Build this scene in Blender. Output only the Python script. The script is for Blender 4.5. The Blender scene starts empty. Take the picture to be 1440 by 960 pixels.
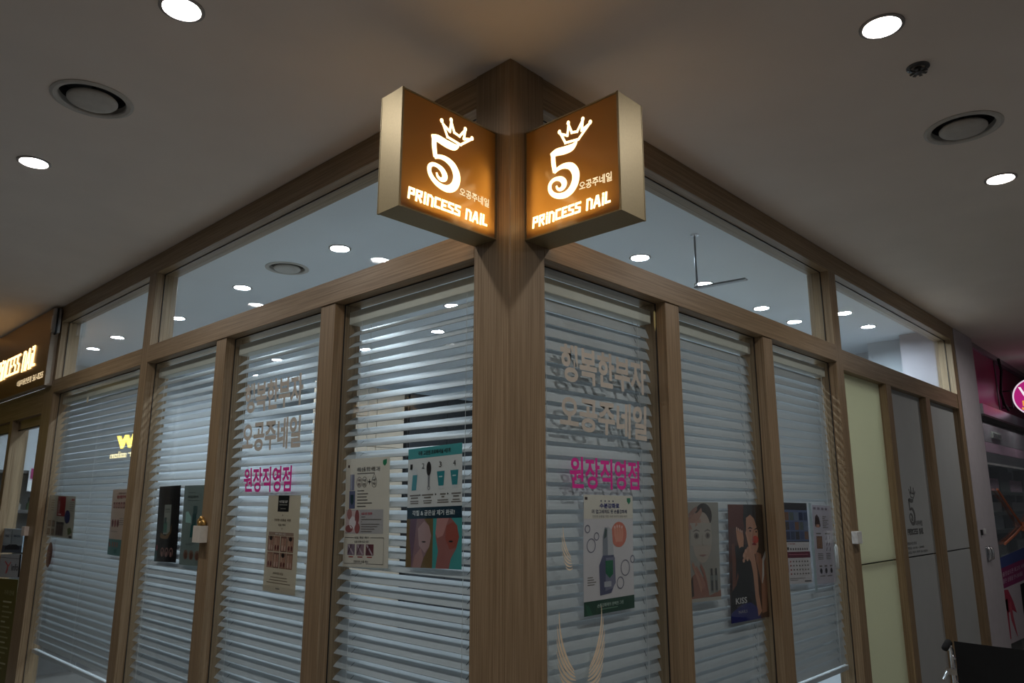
import bpy, bmesh, math, random
from mathutils import Vector, Matrix
random.seed(5)
S = bpy.context.scene
COL = S.collection

# ------------------------------------------------------------------ camera, world, exposure
CAM = Vector((-1.52867, -1.47080, 1.6))
YAW, PITCH, ROLL = 0.7631427, 0.2128849, 0.0020252
fw = Vector((math.cos(YAW)*math.cos(PITCH), math.sin(YAW)*math.cos(PITCH), math.sin(PITCH)))
rt = Vector((math.sin(YAW), -math.cos(YAW), 0)); up = rt.cross(fw)
r2 = math.cos(ROLL)*rt + math.sin(ROLL)*up
u2 = -math.sin(ROLL)*rt + math.cos(ROLL)*up
cd = bpy.data.cameras.new('camera'); cam = bpy.data.objects.new('camera', cd); COL.objects.link(cam)
cd.sensor_width = 36; cd.sensor_fit = 'HORIZONTAL'; cd.lens = 1051.407/1440*36; cd.clip_start = 0.02
m = Matrix.Identity(4)
for i in range(3):
    m[i][0] = r2[i]; m[i][1] = u2[i]; m[i][2] = -fw[i]; m[i][3] = CAM[i]
cam.matrix_world = m
S.camera = cam
w = bpy.data.worlds.new('mall_ambience'); S.world = w; w.use_nodes = True
w.node_tree.nodes['Background'].inputs[0].default_value = (0.62, 0.66, 0.72, 1)
w.node_tree.nodes['Background'].inputs[1].default_value = 0.02
S.view_settings.view_transform = 'Standard'; S.view_settings.look = 'None'
S.view_settings.gamma = 1; S.view_settings.use_curve_mapping = False
S.view_settings.exposure = 0.0
CORRIDOR_LAMP = 300.0      # radiance of the corridor downlights
SHOP_LAMP = 660.0          # radiance of the downlights inside the shop
SIGN_STRIP = 0.8          # watts of one LED strip inside a blade sign
CEIL = 2.975

# ------------------------------------------------------------------ materials
def srgb(r, g, b):
    f = lambda c: (c/255/12.92) if c/255 <= 0.04045 else ((c/255+0.055)/1.055)**2.4
    return (f(r), f(g), f(b), 1)
_m = {}
def mat(name, col, rough=0.5, metal=0.0, noise=0.06, scale=30, spec=0.5, coat=0.0):
    """principled with a soft procedural mottling of its own colour"""
    if name in _m: return _m[name]
    M = bpy.data.materials.new(name); M.use_nodes = True; nt = M.node_tree
    b = nt.nodes['Principled BSDF']; b.inputs['Roughness'].default_value = rough; b.inputs['Metallic'].default_value = metal
    b.inputs['Specular IOR Level'].default_value = spec; b.inputs['Coat Weight'].default_value = coat
    if noise:
        tc = nt.nodes.new('ShaderNodeTexCoord'); n = nt.nodes.new('ShaderNodeTexNoise'); n.inputs['Scale'].default_value = scale
        n.inputs['Detail'].default_value = 4
        cr = nt.nodes.new('ShaderNodeValToRGB')
        cr.color_ramp.elements[0].position = 0.3; cr.color_ramp.elements[1].position = 0.7
        cr.color_ramp.elements[0].color = tuple(c*(1-noise) for c in col[:3])+(1,)
        cr.color_ramp.elements[1].color = tuple(min(1, c*(1+noise)) for c in col[:3])+(1,)
        nt.links.new(tc.outputs['Object'], n.inputs['Vector']); nt.links.new(n.outputs['Fac'], cr.inputs['Fac'])
        nt.links.new(cr.outputs['Color'], b.inputs['Base Color'])
    else: b.inputs['Base Color'].default_value = col
    _m[name] = M; return M
def wood(name, scl):
    if name in _m: return _m[name]
    M = bpy.data.materials.new(name); M.use_nodes = True; nt = M.node_tree; b = nt.nodes['Principled BSDF']
    b.inputs['Roughness'].default_value = 0.42; b.inputs['Specular IOR Level'].default_value = 0.4
    tc = nt.nodes.new('ShaderNodeTexCoord'); mp = nt.nodes.new('ShaderNodeMapping'); mp.inputs['Scale'].default_value = scl
    n = nt.nodes.new('ShaderNodeTexNoise'); n.inputs['Scale'].default_value = 1; n.inputs['Detail'].default_value = 5; n.inputs['Roughness'].default_value = 0.65
    cr = nt.nodes.new('ShaderNodeValToRGB'); e = cr.color_ramp.elements
    e[0].position = 0.33; e[0].color = (0.20, 0.132, 0.072, 1); e[1].position = 0.66; e[1].color = (0.37, 0.262, 0.16, 1)
    e2 = e.new(0.5); e2.color = (0.285, 0.196, 0.114, 1)
    nt.links.new(tc.outputs['Object'], mp.inputs['Vector']); nt.links.new(mp.outputs['Vector'], n.inputs['Vector'])
    nt.links.new(n.outputs['Fac'], cr.inputs['Fac']); nt.links.new(cr.outputs['Color'], b.inputs['Base Color'])
    bp = nt.nodes.new('ShaderNodeBump'); bp.inputs['Strength'].default_value = 0.12; bp.inputs['Distance'].default_value = 0.002
    nt.links.new(n.outputs['Fac'], bp.inputs['Height']); nt.links.new(bp.outputs['Normal'], b.inputs['Normal'])
    _m[name] = M; return M
WV = wood('ash_laminate_upright', (150, 150, 2.5))
WY = wood('ash_laminate_along_left_front', (150, 2.5, 150))
WX = wood('ash_laminate_along_right_front', (2.5, 150, 150))
def emit(name, col, st):
    if name in _m: return _m[name]
    M = bpy.data.materials.new(name); M.use_nodes = True; nt = M.node_tree; nt.nodes.clear()
    o = nt.nodes.new('ShaderNodeOutputMaterial'); e = nt.nodes.new('ShaderNodeEmission')
    e.inputs[0].default_value = col; e.inputs[1].default_value = st; nt.links.new(e.outputs[0], o.inputs[0])
    _m[name] = M; return M
def glass(name='window_glass', tint=(0.955, 0.98, 0.99, 1), f0=0.04):
    if name in _m: return _m[name]
    M = bpy.data.materials.new(name); M.use_nodes = True; nt = M.node_tree; nt.nodes.clear(); N = nt.nodes.new; Lk = nt.links.new
    o = N('ShaderNodeOutputMaterial'); t = N('ShaderNodeBsdfTransparent'); t.inputs[0].default_value = tint
    g = N('ShaderNodeBsdfGlossy'); g.inputs['Roughness'].default_value = 0.0; g.inputs[0].default_value = (1, 1, 1, 1)
    lw = N('ShaderNodeLayerWeight'); lw.inputs['Blend'].default_value = 0.5
    p = N('ShaderNodeMath'); p.operation = 'POWER'; p.inputs[1].default_value = 5
    ml = N('ShaderNodeMath'); ml.operation = 'MULTIPLY_ADD'; ml.inputs[1].default_value = 1-f0; ml.inputs[2].default_value = f0
    mx = N('ShaderNodeMixShader')
    Lk(lw.outputs['Facing'], p.inputs[0]); Lk(p.outputs[0], ml.inputs[0]); Lk(ml.outputs[0], mx.inputs[0])
    Lk(t.outputs[0], mx.inputs[1]); Lk(g.outputs[0], mx.inputs[2]); Lk(mx.outputs[0], o.inputs[0])
    _m[name] = M; return M
def translucent(name, col, through=0.8, gloss=0.06, rough=0.15):
    if name in _m: return _m[name]
    M = bpy.data.materials.new(name); M.use_nodes = True; nt = M.node_tree; nt.nodes.clear(); N = nt.nodes.new; Lk = nt.links.new
    o = N('ShaderNodeOutputMaterial'); t = N('ShaderNodeBsdfTranslucent'); t.inputs[0].default_value = col
    d = N('ShaderNodeBsdfDiffuse'); d.inputs[0].default_value = col; g = N('ShaderNodeBsdfGlossy'); g.inputs['Roughness'].default_value = rough
    a = N('ShaderNodeMixShader'); a.inputs[0].default_value = through; b = N('ShaderNodeMixShader'); b.inputs[0].default_value = gloss
    Lk(d.outputs[0], a.inputs[1]); Lk(t.outputs[0], a.inputs[2]); Lk(a.outputs[0], b.inputs[1]); Lk(g.outputs[0], b.inputs[2]); Lk(b.outputs[0], o.inputs[0])
    _m[name] = M; return M
GLASS = glass()
BLACK = mat('black_rubber', (0.012, 0.012, 0.013, 1), 0.6)
WHITEPAINT = mat('white_ceiling_paint', (0.80, 0.72, 0.66, 1), 0.8, scale=3, noise=0.03)
SHOPWALL = mat('shop_wall_paint', (0.66, 0.7, 0.74, 1), 0.75, scale=4, noise=0.03)
SLATM = mat('blind_white_slat', (0.48, 0.495, 0.50, 1), 0.5, noise=0.03, scale=60)
HEADM = mat('blind_beige_rail', (0.72, 0.70, 0.60, 1), 0.45, noise=0.03)
SLITM = mat('cord_slot_shadow', (0.03, 0.03, 0.035, 1), 0.8, noise=0)
CORDM = mat('white_cord', (0.7, 0.7, 0.68, 1), 0.7)
WHITEP = mat('white_plastic', (0.72, 0.72, 0.7, 1), 0.4)
CHROME = mat('chrome', (0.7, 0.7, 0.72, 1), 0.2, 1.0, noise=0.03)
GOLDM = mat('brushed_gold_sheet', (0.30, 0.235, 0.125, 1), 0.48, 0.45, noise=0.05, scale=160)
BEIGEV = mat('beige_vinyl', (0.56, 0.5, 0.43, 1), 0.6)
PINKV = mat('pink_vinyl', (0.75, 0.03, 0.32, 1), 0.5)
def ink(r, g, b):
    return mat('ink_%d_%d_%d' % (r, g, b), srgb(r, g, b), 0.55, noise=0.0, spec=0.3)

# ------------------------------------------------------------------ mesh helpers
def ident(a, b, c): return (a, b, c)
def left(h, d, z): return (d, h, z)          # left front: h runs along +Y, d goes into the shop (+X)
def right(h, d, z): return (h, d, z)         # right front: h runs along +X, d goes into the shop (+Y)
class MB:
    def __init__(s, f=ident): s.v = []; s.f = []; s.mi = []; s.F = f
    def pts(s, ps): n = len(s.v); s.v += [s.F(*p) for p in ps]; return n
    def face(s, ps, mi=0):
        n = s.pts(ps); s.f.append(tuple(range(n, n+len(ps)))); s.mi.append(mi)
    def idx(s, n, fs, mi):
        for f in fs: s.f.append(tuple(n+i for i in f)); s.mi.append(mi)
    def box(s, a, b, mi=0):
        x0, y0, z0 = [min(p, q) for p, q in zip(a, b)]; x1, y1, z1 = [max(p, q) for p, q in zip(a, b)]
        n = s.pts([(x0,y0,z0),(x1,y0,z0),(x1,y1,z0),(x0,y1,z0),(x0,y0,z1),(x1,y0,z1),(x1,y1,z1),(x0,y1,z1)])
        s.idx(n, [(0,3,2,1),(4,5,6,7),(0,1,5,4),(1,2,6,5),(2,3,7,6),(3,0,4,7)], mi); return s
    def prism(s, ring, d0, d1, put, mi=0):
        """ring of 2D points pushed from d0 to d1; put(u, v, d) -> 3D"""
        k = len(ring); n = s.pts([put(u, v, d0) for u, v in ring]+[put(u, v, d1) for u, v in ring])
        s.idx(n, [tuple(range(k)), tuple(range(2*k-1, k-1, -1))]+[(i, (i+1) % k, k+(i+1) % k, k+i) for i in range(k)], mi); return s
    def tube(s, path, r, n=8, mi=0, cap=True):
        P = [Vector(p) for p in path]; rings = []; up = None
        for i, p in enumerate(P):
            t = (P[min(i+1, len(P)-1)]-P[max(i-1, 0)]).normalized()
            if up is None: up = Vector((0, 0, 1)) if abs(t.z) < .9 else Vector((1, 0, 0))
            a = t.cross(up).normalized(); b = a.cross(t).normalized(); up = b
            rr = r[i] if isinstance(r, (list, tuple)) else r
            rings.append([tuple(p+a*math.cos(2*math.pi*j/n)*rr+b*math.sin(2*math.pi*j/n)*rr) for j in range(n)])
        st = [s.pts(q) for q in rings]
        for i in range(len(P)-1):
            s.idx(0, [(st[i]+j, st[i]+(j+1) % n, st[i+1]+(j+1) % n, st[i+1]+j) for j in range(n)], mi)
        if cap:
            s.idx(0, [tuple(st[0]+j for j in range(n))[::-1], tuple(st[-1]+j for j in range(n))], mi)
        return s
    def lathe(s, c, prof, n=32, axis='z', mi=0, close=False):
        c = Vector(c); st = []
        for r, h in prof:
            ring = []
            for j in range(n):
                a = 2*math.pi*j/n; u, v = r*math.cos(a), r*math.sin(a)
                ring.append(tuple(c+Vector((u, v, h) if axis == 'z' else ((h, u, v) if axis == 'x' else (u, h, v)))))
            st.append(s.pts(ring))
        for i in range(len(prof)-1):
            s.idx(0, [(st[i]+j, st[i]+(j+1) % n, st[i+1]+(j+1) % n, st[i+1]+j) for j in range(n)], mi)
        if prof[0][0] < 1e-4 or close: s.idx(0, [tuple(st[0]+j for j in range(n))], mi)
        if prof[-1][0] < 1e-4 or close: s.idx(0, [tuple(st[-1]+j for j in range(n))], mi)
        return s
    def build(s, name, mats, parent=None, kind=None, smooth=False, bevel=0, recalc=True):
        me = bpy.data.meshes.new(name); me.from_pydata([tuple(p) for p in s.v], [], s.f)
        if not isinstance(mats, (list, tuple)): mats = [mats]
        for q in mats: me.materials.append(q)
        for p, k in zip(me.polygons, s.mi): p.material_index = k
        if recalc or bevel:
            b = bmesh.new(); b.from_mesh(me)
            if recalc: bmesh.ops.recalc_face_normals(b, faces=b.faces)
            if bevel: bmesh.ops.bevel(b, geom=b.edges[:], offset=bevel, segments=1, affect='EDGES', profile=.5)
            b.to_mesh(me); b.free()
        if smooth:
            for p in me.polygons: p.use_smooth = True
        o = bpy.data.objects.new(name, me); COL.objects.link(o)
        if parent: o.parent = parent
        if kind: o['kind'] = kind
        return o
def tag(o, label, cat, group=None, kind=None):
    o['label'] = label; o['category'] = cat
    if group: o['group'] = group
    if kind: o['kind'] = kind
    return o
def empty(name, label, cat, group=None, kind=None):
    o = bpy.data.objects.new(name, None); COL.objects.link(o); o.empty_display_size = .05
    return tag(o, label, cat, group, kind)
def bx(name, a, b, mt, parent=None, f=ident, bevel=0, kind=None):
    return MB(f).box(a, b).build(name, mt, parent, kind, bevel=bevel)
_txt = {}
def text_polys(body, bold=0.0):
    """glyph outlines of a string as (verts2d normalised to 0..1, v down), faces"""
    k = (body, bold)
    if k in _txt: return _txt[k]
    c = bpy.data.curves.new('lettering', 'FONT'); c.body = body; c.offset = bold; c.resolution_u = 3
    o = bpy.data.objects.new('lettering', c); COL.objects.link(o)
    dg = bpy.context.evaluated_depsgraph_get(); me = bpy.data.meshes.new_from_object(o.evaluated_get(dg))
    vs = [(v.co.x, v.co.y) for v in me.vertices]; fs = [tuple(p.vertices) for p in me.polygons]
    bpy.data.objects.remove(o); bpy.data.curves.remove(c); bpy.data.meshes.remove(me)
    if vs:
        x0 = min(v[0] for v in vs); x1 = max(v[0] for v in vs); y0 = min(v[1] for v in vs); y1 = max(v[1] for v in vs)
        vs = [((x-x0)/(x1-x0+1e-9), (y1-y)/(y1-y0+1e-9)) for x, y in vs]
    _txt[k] = (vs, fs); return vs, fs
def add_text(mb, body, quad, put, d, bold=0.0, mi=0):
    """quad: (u,v) of top-left, top-right, bottom-right, bottom-left"""
    vs, fs = text_polys(body, bold); a, b, c, e = quad
    P = []
    for s, t in vs:
        P.append(put((a[0]*(1-s)+b[0]*s)*(1-t)+(e[0]*(1-s)+c[0]*s)*t, (a[1]*(1-s)+b[1]*s)*(1-t)+(e[1]*(1-s)+c[1]*s)*t, d))
    n = mb.pts(P); mb.idx(n, fs, mi)
def stroke(mb, path, wd, put, d0, d1, mi=0, cap=.5):
    for (x0, y0), (x1, y1) in zip(path[:-1], path[1:]):
        L = math.hypot(x1-x0, y1-y0)
        if L < 1e-9: continue
        tx, ty = (x1-x0)/L, (y1-y0)/L; nx, ny = -ty*wd/2, tx*wd/2; ex, ey = tx*wd*cap, ty*wd*cap
        mb.prism([(x0-ex+nx, y0-ey+ny), (x1+ex+nx, y1+ey+ny), (x1+ex-nx, y1+ey-ny), (x0-ex-nx, y0-ey-ny)], d0, d1, put, mi)
def ribbon(mb, path, put, d0, d1, mi=0):
    """variable width ribbon: path of (x, y, width)"""
    P = []
    for i in range(len(path)-1):               # Catmull-Rom refinement
        q = [path[max(i-1, 0)], path[i], path[i+1], path[min(i+2, len(path)-1)]]
        for k in range(4):
            t = k/4; P.append(tuple(.5*((2*q[1][j])+(-q[0][j]+q[2][j])*t+(2*q[0][j]-5*q[1][j]+4*q[2][j]-q[3][j])*t*t+(-q[0][j]+3*q[1][j]-3*q[2][j]+q[3][j])*t**3) for j in range(3)))
    P.append(path[-1]); Lft = []; Rgt = []
    for i, (x, y, wd) in enumerate(P):
        a = P[max(i-1, 0)]; b = P[min(i+1, len(P)-1)]; L = math.hypot(b[0]-a[0], b[1]-a[1]) or 1
        nx, ny = -(b[1]-a[1])/L*wd/2, (b[0]-a[0])/L*wd/2; Lft.append((x+nx, y+ny)); Rgt.append((x-nx, y-ny))
    for i in range(len(P)-1): mb.prism([Lft[i], Lft[i+1], Rgt[i+1], Rgt[i]], d0, d1, put, mi)

# ------------------------------------------------------------------ the setting: floor, ceiling with real openings, walls
lamps_corridor = [(-.82, .511), (-.824, 1.943), (.637, -.904), (2.105, -.916), (-.82, 3.40), (5.04, -.916), (8.2, .27), (9.5, .27), (-.82, -.915), (-2.3, -.91), (-.82, -2.36)]  # far right lamp and magenta-shop pair are added unseen, brightening pillar and rack
lamps_shop = [(.655, 1.936), (.653, 3.056), (.711, 4.2), (.667, 5.935), (.643, 5.26), (1.926, .821), (2.647, .822), (3.474, .83), (4.034, .832), (4.026, .454), (4.597, .477),
              (2.37, 3.1), (2.4, 4.14), (1.9, 2.4), (3.65, 4.2), (3.7, 5.35), (2.43, 6.2), (3.3, 2.2), (2.1, 5.2)]
vents = [(-.826, 1.232, .108), (1.491, -.916, .108), (.641, 2.472, .105)]
LR = .050
def holed_slab(name, outer, holes, z0, th, mt):
    c = bpy.data.curves.new(name, 'CURVE'); c.dimensions = '2D'; c.fill_mode = 'BOTH'; c.extrude = th/2
    def add(pts):
        sp = c.splines.new('POLY'); sp.points.add(len(pts)-1); sp.use_cyclic_u = True
        for p, q in zip(sp.points, pts): p.co = (q[0], q[1], 0, 1)
    add(outer)
    for x, y, r in holes: add([(x+r*math.cos(2*math.pi*k/28), y+r*math.sin(2*math.pi*k/28)) for k in range(28)])
    o = bpy.data.objects.new(name, c); COL.objects.link(o)
    dg = bpy.context.evaluated_depsgraph_get(); me = bpy.data.meshes.new_from_object(o.evaluated_get(dg))
    bpy.data.objects.remove(o); bpy.data.curves.remove(c)
    me.name = name; me.materials.clear(); me.materials.append(mt)
    for v in me.vertices: v.co.z += z0+th/2
    o = bpy.data.objects.new(name, me); COL.objects.link(o); return o
holes = [(x, y, LR+.006) for x, y in lamps_corridor+lamps_shop]+[(x, y, r+.002) for x, y, r in vents]
SHOPCEIL = mat('shop_ceiling_paint', (0.82, 0.88, 0.94, 1), 0.8, scale=3, noise=0.02)
inside = lambda h: .07 < h[0] < 5.7 and .07 < h[1] < 7.05
ceil = holed_slab('ceiling', [(-6, -6), (11, -6), (11, 11), (5.705, 11), (5.705, .07), (.07, .07), (.07, 7.05), (5.695, 7.05), (5.695, 11), (-6, 11)], [h for h in holes if not inside(h)], CEIL, .02, WHITEPAINT)
tag(ceil, 'plain warm white plastered ceiling over the corridor', 'ceiling', kind='structure')
ceil2 = holed_slab('ceiling', [(.07, .07), (5.7, .07), (5.7, 7.05), (.07, 7.05)], [h for h in holes if inside(h)], CEIL, .02, SHOPCEIL)
tag(ceil2, 'cool white ceiling inside the shop, seen through the upper panes', 'ceiling', kind='structure')
FLOORM = mat('grey_stone_floor', (0.30, 0.27, 0.245, 1), 0.35, scale=6, noise=.08)
tag(bx('floor', (-6, -6, -.1), (11, 11, 0), FLOORM), 'pale grey polished stone floor of the mall', 'floor', kind='structure')

tag(bx('floor', (.13, .13, .0005), (5.65, 6.99, .006), mat('brown_shop_floor', (.17, .16, .15, 1), .45, scale=8, noise=.1)), 'darker floor inside the shop', 'floor', kind='structure')

def trim(n, a, b, mt, label, f=ident, bevel=.0015):
    o = bx('trim_%d' % n, a, b, mt, f=f, bevel=bevel); return tag(o, label, 'frame', kind='structure')
RAIL0, RAIL1, FAS0 = 2.349, 2.4426, 2.862
trim(1, (0, 0, 0), (.156, .156, CEIL), WV, 'tall ash wood corner column between the two shop fronts')
trim(2, (.934, .006, 0), (1.033, .125, RAIL0), WV, 'wood post left of the pane with the two foot-care posters', left)
trim(3, (1.831, .006, 0), (1.930, .125, RAIL0), WV, 'wood post carrying a white box with a gold lump, left front', left)
trim(4, (2.761, .004, 0), (2.860, .125, FAS0), WV, 'full-height wood post in the middle of the left front', left)
trim(5, (4.44, .004, 0), (4.66, .125, CEIL-.002), WV, 'wide wood post between shop door and leftmost blind', left)
trim(6, (.857, .006, 0), (.952, .125, RAIL0), WV, 'wood post right of the pane with the serum bottle poster', right)
trim(7, (1.675, .006, 0), (1.768, .125, RAIL0), WV, 'wood post right of the dark portrait poster', right)
trim(8, (2.545, .004, 0), (2.640, .125, FAS0), WV, 'full-height wood post between the blinds and the plain panels', right)
trim(9, (.156, 0, RAIL0), (2.761, .125, RAIL1), WY, 'horizontal wood rail over the three left front blinds by the column', left)
trim(10, (2.860, .004, RAIL0), (4.44, .125, RAIL1), WY, 'horizontal wood rail over the leftmost blind', left)
trim(11, (.156, 0, RAIL0), (2.545, .125, RAIL1), WX, 'horizontal wood rail over the right front blinds', right)
trim(12, (2.640, .008, RAIL0-.03), (5.0, .125, RAIL1-.01), WX, 'horizontal wood rail over the plain panels on the right', right)
trim(13, (.156, .002, FAS0), (4.44, .125, CEIL-.001), WY, 'wood fascia under the ceiling on the left front', left)
trim(14, (.156, .002, FAS0), (5.0, .125, CEIL-.001), WX, 'wood fascia under the ceiling on the right front', right)
trim(15, (5.0, .004, 0), (5.09, .125, CEIL-.001), WV, 'last wood post on the right, against the plaster pillar', right)
PILLAR = mat('pink_beige_plaster', (0.50, 0.46, 0.49, 1), .7, scale=12, noise=.04)
trim(16, (5.092, .0, 0), (5.665, .4, CEIL-.001), PILLAR, 'beige plaster pillar between the nail shop and the magenta shop', right)

# walls of the shop interior
def wall(side, a, b, mt, label):
    return tag(bx('wall_'+side, a, b, mt), label, 'wall', kind='structure')
wall('back', (.0, 7.0, 0), (5.7, 7.1, CEIL-.001), SHOPWALL, 'pale blue-grey back wall inside the shop')
wall('right', (5.66, .72, 0), (5.76, 7.0, CEIL-.001), SHOPWALL, 'pale side wall inside the shop, deep on the right')
wall('partition', (5.26, .127, 0), (5.36, .71, CEIL-.001), SHOPWALL, 'pale wall end seen through the last upper window on the right')
wall('left', (0, 6.35, 0), (.12, 6.98, 2.40), WV, 'wood clad wall past the shop door on the left')
DARKWALL = mat('dim_wall_paint', (0.3, 0.29, 0.28, 1), .7, scale=5)
# shop fronts across both corridors (mirrored faintly in the glass)
wall('opposite', (-1.86, 6.8, 0), (-1.74, 10.5, CEIL-.001), DARKWALL, 'dim wall across the left corridor, beyond the salon window')
wall('opposite_right', (1.2, -2.0, 0), (9.5, -1.88, CEIL-.001), DARKWALL, 'dim wall across the right corridor')
tag(bx('wall_salon_back', (-3.6, .0, 0), (-3.5, 10.5, CEIL-.001), DARKWALL), 'dim back wall of the hair salon across the corridor', 'wall', kind='structure')
tag(bx('wall_far', (-3.6, 10.6, 0), (11, 10.7, CEIL-.001), DARKWALL), 'dim wall at the far end of the left corridor', 'wall', kind='structure')

# ------------------------------------------------------------------ windows
def window(n, f, h0, h1, z0, z1, label, d=.056):
    w = empty('window_%d' % n, label, 'window', kind='structure')
    MB(f).box((h0-.004, d-.004, z0-.004), (h1+.004, d+.004, z1+.004)).build('pane', GLASS, w)
    g = MB(f); t = .0035
    for a, b in (((h0, z0), (h0+t, z1)), ((h1-t, z0), (h1, z1)), ((h0+t, z0), (h1-t, z0+t)), ((h0+t, z1-t), (h1-t, z1))):
        g.box((a[0], d-.0075, a[1]), (b[0], d-.0042, b[1]))
    g.build('gasket', BLACK, w)
    return w
lower = dict(d=(left, .156, .934), c=(left, 1.033, 1.831), b=(left, 1.930, 2.761), a=(left, 2.860, 4.44),
             e=(right, .156, .857), f=(right, .952, 1.675), g=(right, 1.768, 2.545))
names = dict(d='tall glass pane left of the corner column, with two foot-care posters', c='tall glass pane with pink and beige lettering on the left front',
             b='tall glass pane with a black poster behind it on the left front', a='widest tall glass pane, beside the shop door',
             e='tall glass pane right of the corner column, with lettering and serum poster', f='tall glass pane with two portrait posters',
             g='tall glass pane with a calendar, last one with a blind on the right')
for i, k in enumerate('abcdefg'):
    f, h0, h1 = lower[k]; window(i+1, f, h0, h1, .12, RAIL0, names[k])
    o = MB(f).box((h0, .01, 0), (h1, .12, .12)).build('baseboard_'+('left' if k in 'abcd' else 'right')+('' if k in 'de' else '_'+k), WY if k in 'abcd' else WX)
    tag(o, 'low wood plinth under the glass: '+names[k].replace('tall glass pane', 'pane').replace('widest pane', 'widest pane'), 'baseboard', kind='structure')
window(8, left, .156, 2.761, RAIL1, FAS0, 'long upper glass pane left of the column')
window(9, left, 2.860, 4.44, RAIL1, FAS0, 'upper glass pane beside the lit door sign')
window(10, right, .156, 2.545, RAIL1, FAS0, 'long upper glass pane right of the column')
window(11, right, 2.640, 5.0, RAIL1-.01, FAS0, 'upper glass pane over the plain panels')

# ------------------------------------------------------------------ venetian blinds: every slat a part
PITCHZ = .0423
def blind(key, tilt, zbot, label):
    f, h0, h1 = lower[key]; h0 += .006; h1 -= .006; D = .0905
    b = empty('venetian_blind', label, 'blind', 'white venetian blinds behind the shop glass')
    MB(f).box((h0, D-.022, 2.272), (h1, D+.026, 2.322)).build('head_rail', HEADM, b, bevel=.002)
    W = h1-h0; cords = [h0+.12*W, h0+.88*W] if W < 1.2 else [h0+.08*W, h0+.5*W, h0+.92*W]
    sl = MB(f); th = math.radians(tilt); n = 4; R = .05
    up_, lo = [], []
    for i in range(n+1):
        s = (i/n-.5)*R; crown = .0018*(1-(2*i/n-1)**2)
        # outer edge (towards the glass) low, inner edge high
        d = s*math.cos(th)-crown*math.sin(th); z = s*math.sin(th)+crown*math.cos(th)
        up_.append((d, z)); lo.append((d+.0022*math.sin(th), z-.0022*math.cos(th)))
    ring = up_+lo[::-1]
    sl.prism(ring, h0, h1, lambda u, v, q: (q, u, v))
    for c in cords:                                  # dark slot for the lift cord
        s0, s1 = -.009, .009
        pts = []
        for s, o in ((s0, -.0016), (s0, .0016), (s1, .0016), (s1, -.0016)):
            cr = .0018*(1-(2*s/R)**2)+.0004
            pts.append((c+o, s*math.cos(th)-cr*math.sin(th), s*math.sin(th)+cr*math.cos(th)))
        sl.face(pts, 1)
    z = 2.238; first = None; k = 0
    while z > zbot+.03:
        if first is None:
            first = sl.build('slat', [SLATM, SLITM], b); o = first
        else:
            o = first.copy(); COL.objects.link(o); o.parent = b
        dz = random.uniform(-.0012, .0012); o.location = Vector((0, 0, z+dz)); k += 1
        z -= PITCHZ
    MB(f).box((h0, D-.014+(-D), zbot-.012), (h1, D+.014-D, zbot+.012)).build('bottom_rail', SLATM, b, bevel=.002).location = Vector(f(0, D, 0))
    for o in b.children:
        if o.name.startswith('slat'): o.location += Vector(f(0, D, 0))
    ex = R/2*math.cos(th)+.0015
    for c in cords:
        m = MB(f)
        for d in (-ex, ex): m.box((c-.0006+.006, D+d-.0006, zbot), (c+.0006+.006, D+d+.0006, 2.275))
        m.build('ladder_cord', CORDM, b)
    return b
blind('d', 37.5, .62, 'white venetian blind just left of the corner column, slats half open')
blind('c', 41, .62, 'white venetian blind behind the pink lettering on the left front')
blind('b', 45, .62, 'white venetian blind behind the black poster on the left front')
blind('a', 57, .645, 'widest white venetian blind beside the shop door, raised at its foot')
blind('e', 67, .62, 'white venetian blind just right of the corner column, nearly shut')
blind('f', 68.5, .62, 'white venetian blind behind the dark portrait poster')
bg = blind('g', 69, .80, 'white venetian blind behind the calendar, its foot rail showing')
m = MB(right); m.tube([(2.47, .064, 2.28), (2.475, .064, 1.9), (2.48, .064, 1.40)], .0015, 5); m.build('pull_cord', CORDM, bg)
m = MB(right); m.lathe((2.48, .066, 1.335), [(.0, -.06), (.008, -.055), (.0085, .05), (.003, .062), (0, .063)], 10); m.build('cord_tassel', WHITEP, bg, smooth=True)

# ------------------------------------------------------------------ ceiling fittings
LAMPGLOW = emit('corridor_lamp_diffuser', (1, .97, .93, 1), CORRIDOR_LAMP)
SHOPGLOW = emit('shop_lamp_diffuser', (.76, .90, 1, 1), SHOP_LAMP)
RINGM = mat('grey_lamp_ring', (0.34, 0.32, 0.31, 1), .5)
SHOPCAP = mat('white_lamp_can', (0.7, 0.7, 0.7, 1), .5)
def downlight(x, y, glow, label, group):
    o = empty('downlight', label, 'ceiling light', group); o.location = (x, y, CEIL)
    MB().lathe((0, 0, 0), [(LR+.012, 0), (LR+.012, -.003), (LR+.002, -.005), (LR-.001, -.002), (LR-.001, .012), (LR+.004, .012), (LR+.004, 0)], 32).build('rim', RINGM, o, smooth=False)
    MB().lathe((0, 0, .008), [(0, 0), (LR-.002, 0)], 32).build('diffuser', glow, o, recalc=False)
    MB().lathe((0, 0, .012), [(LR+.002, 0), (LR+.002, .06), (0, .06)], 24).build('can', SHOPCAP, o)
    return o
cl = ['lit ceiling light cut by the top edge at the upper left', 'lit ceiling light below the round vent on the left', 'largest lit ceiling light at the upper right', 'lit ceiling light below the round vent on the right',
      'third lit light down the left corridor, outside the picture', 'added ceiling light down the right corridor to brighten the pillar, outside the picture', 'added unseen light brightening the rack in the magenta shop, nearer the pillar', 'added unseen light brightening the rack in the magenta shop, farther in', 'lit ceiling light over the corridor crossing',
      'lit ceiling light behind the viewer on the left', 'lit ceiling light behind the viewer']
for (x, y), l in zip(lamps_corridor, cl): downlight(x, y, LAMPGLOW, l, 'corridor ceiling lights')
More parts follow.
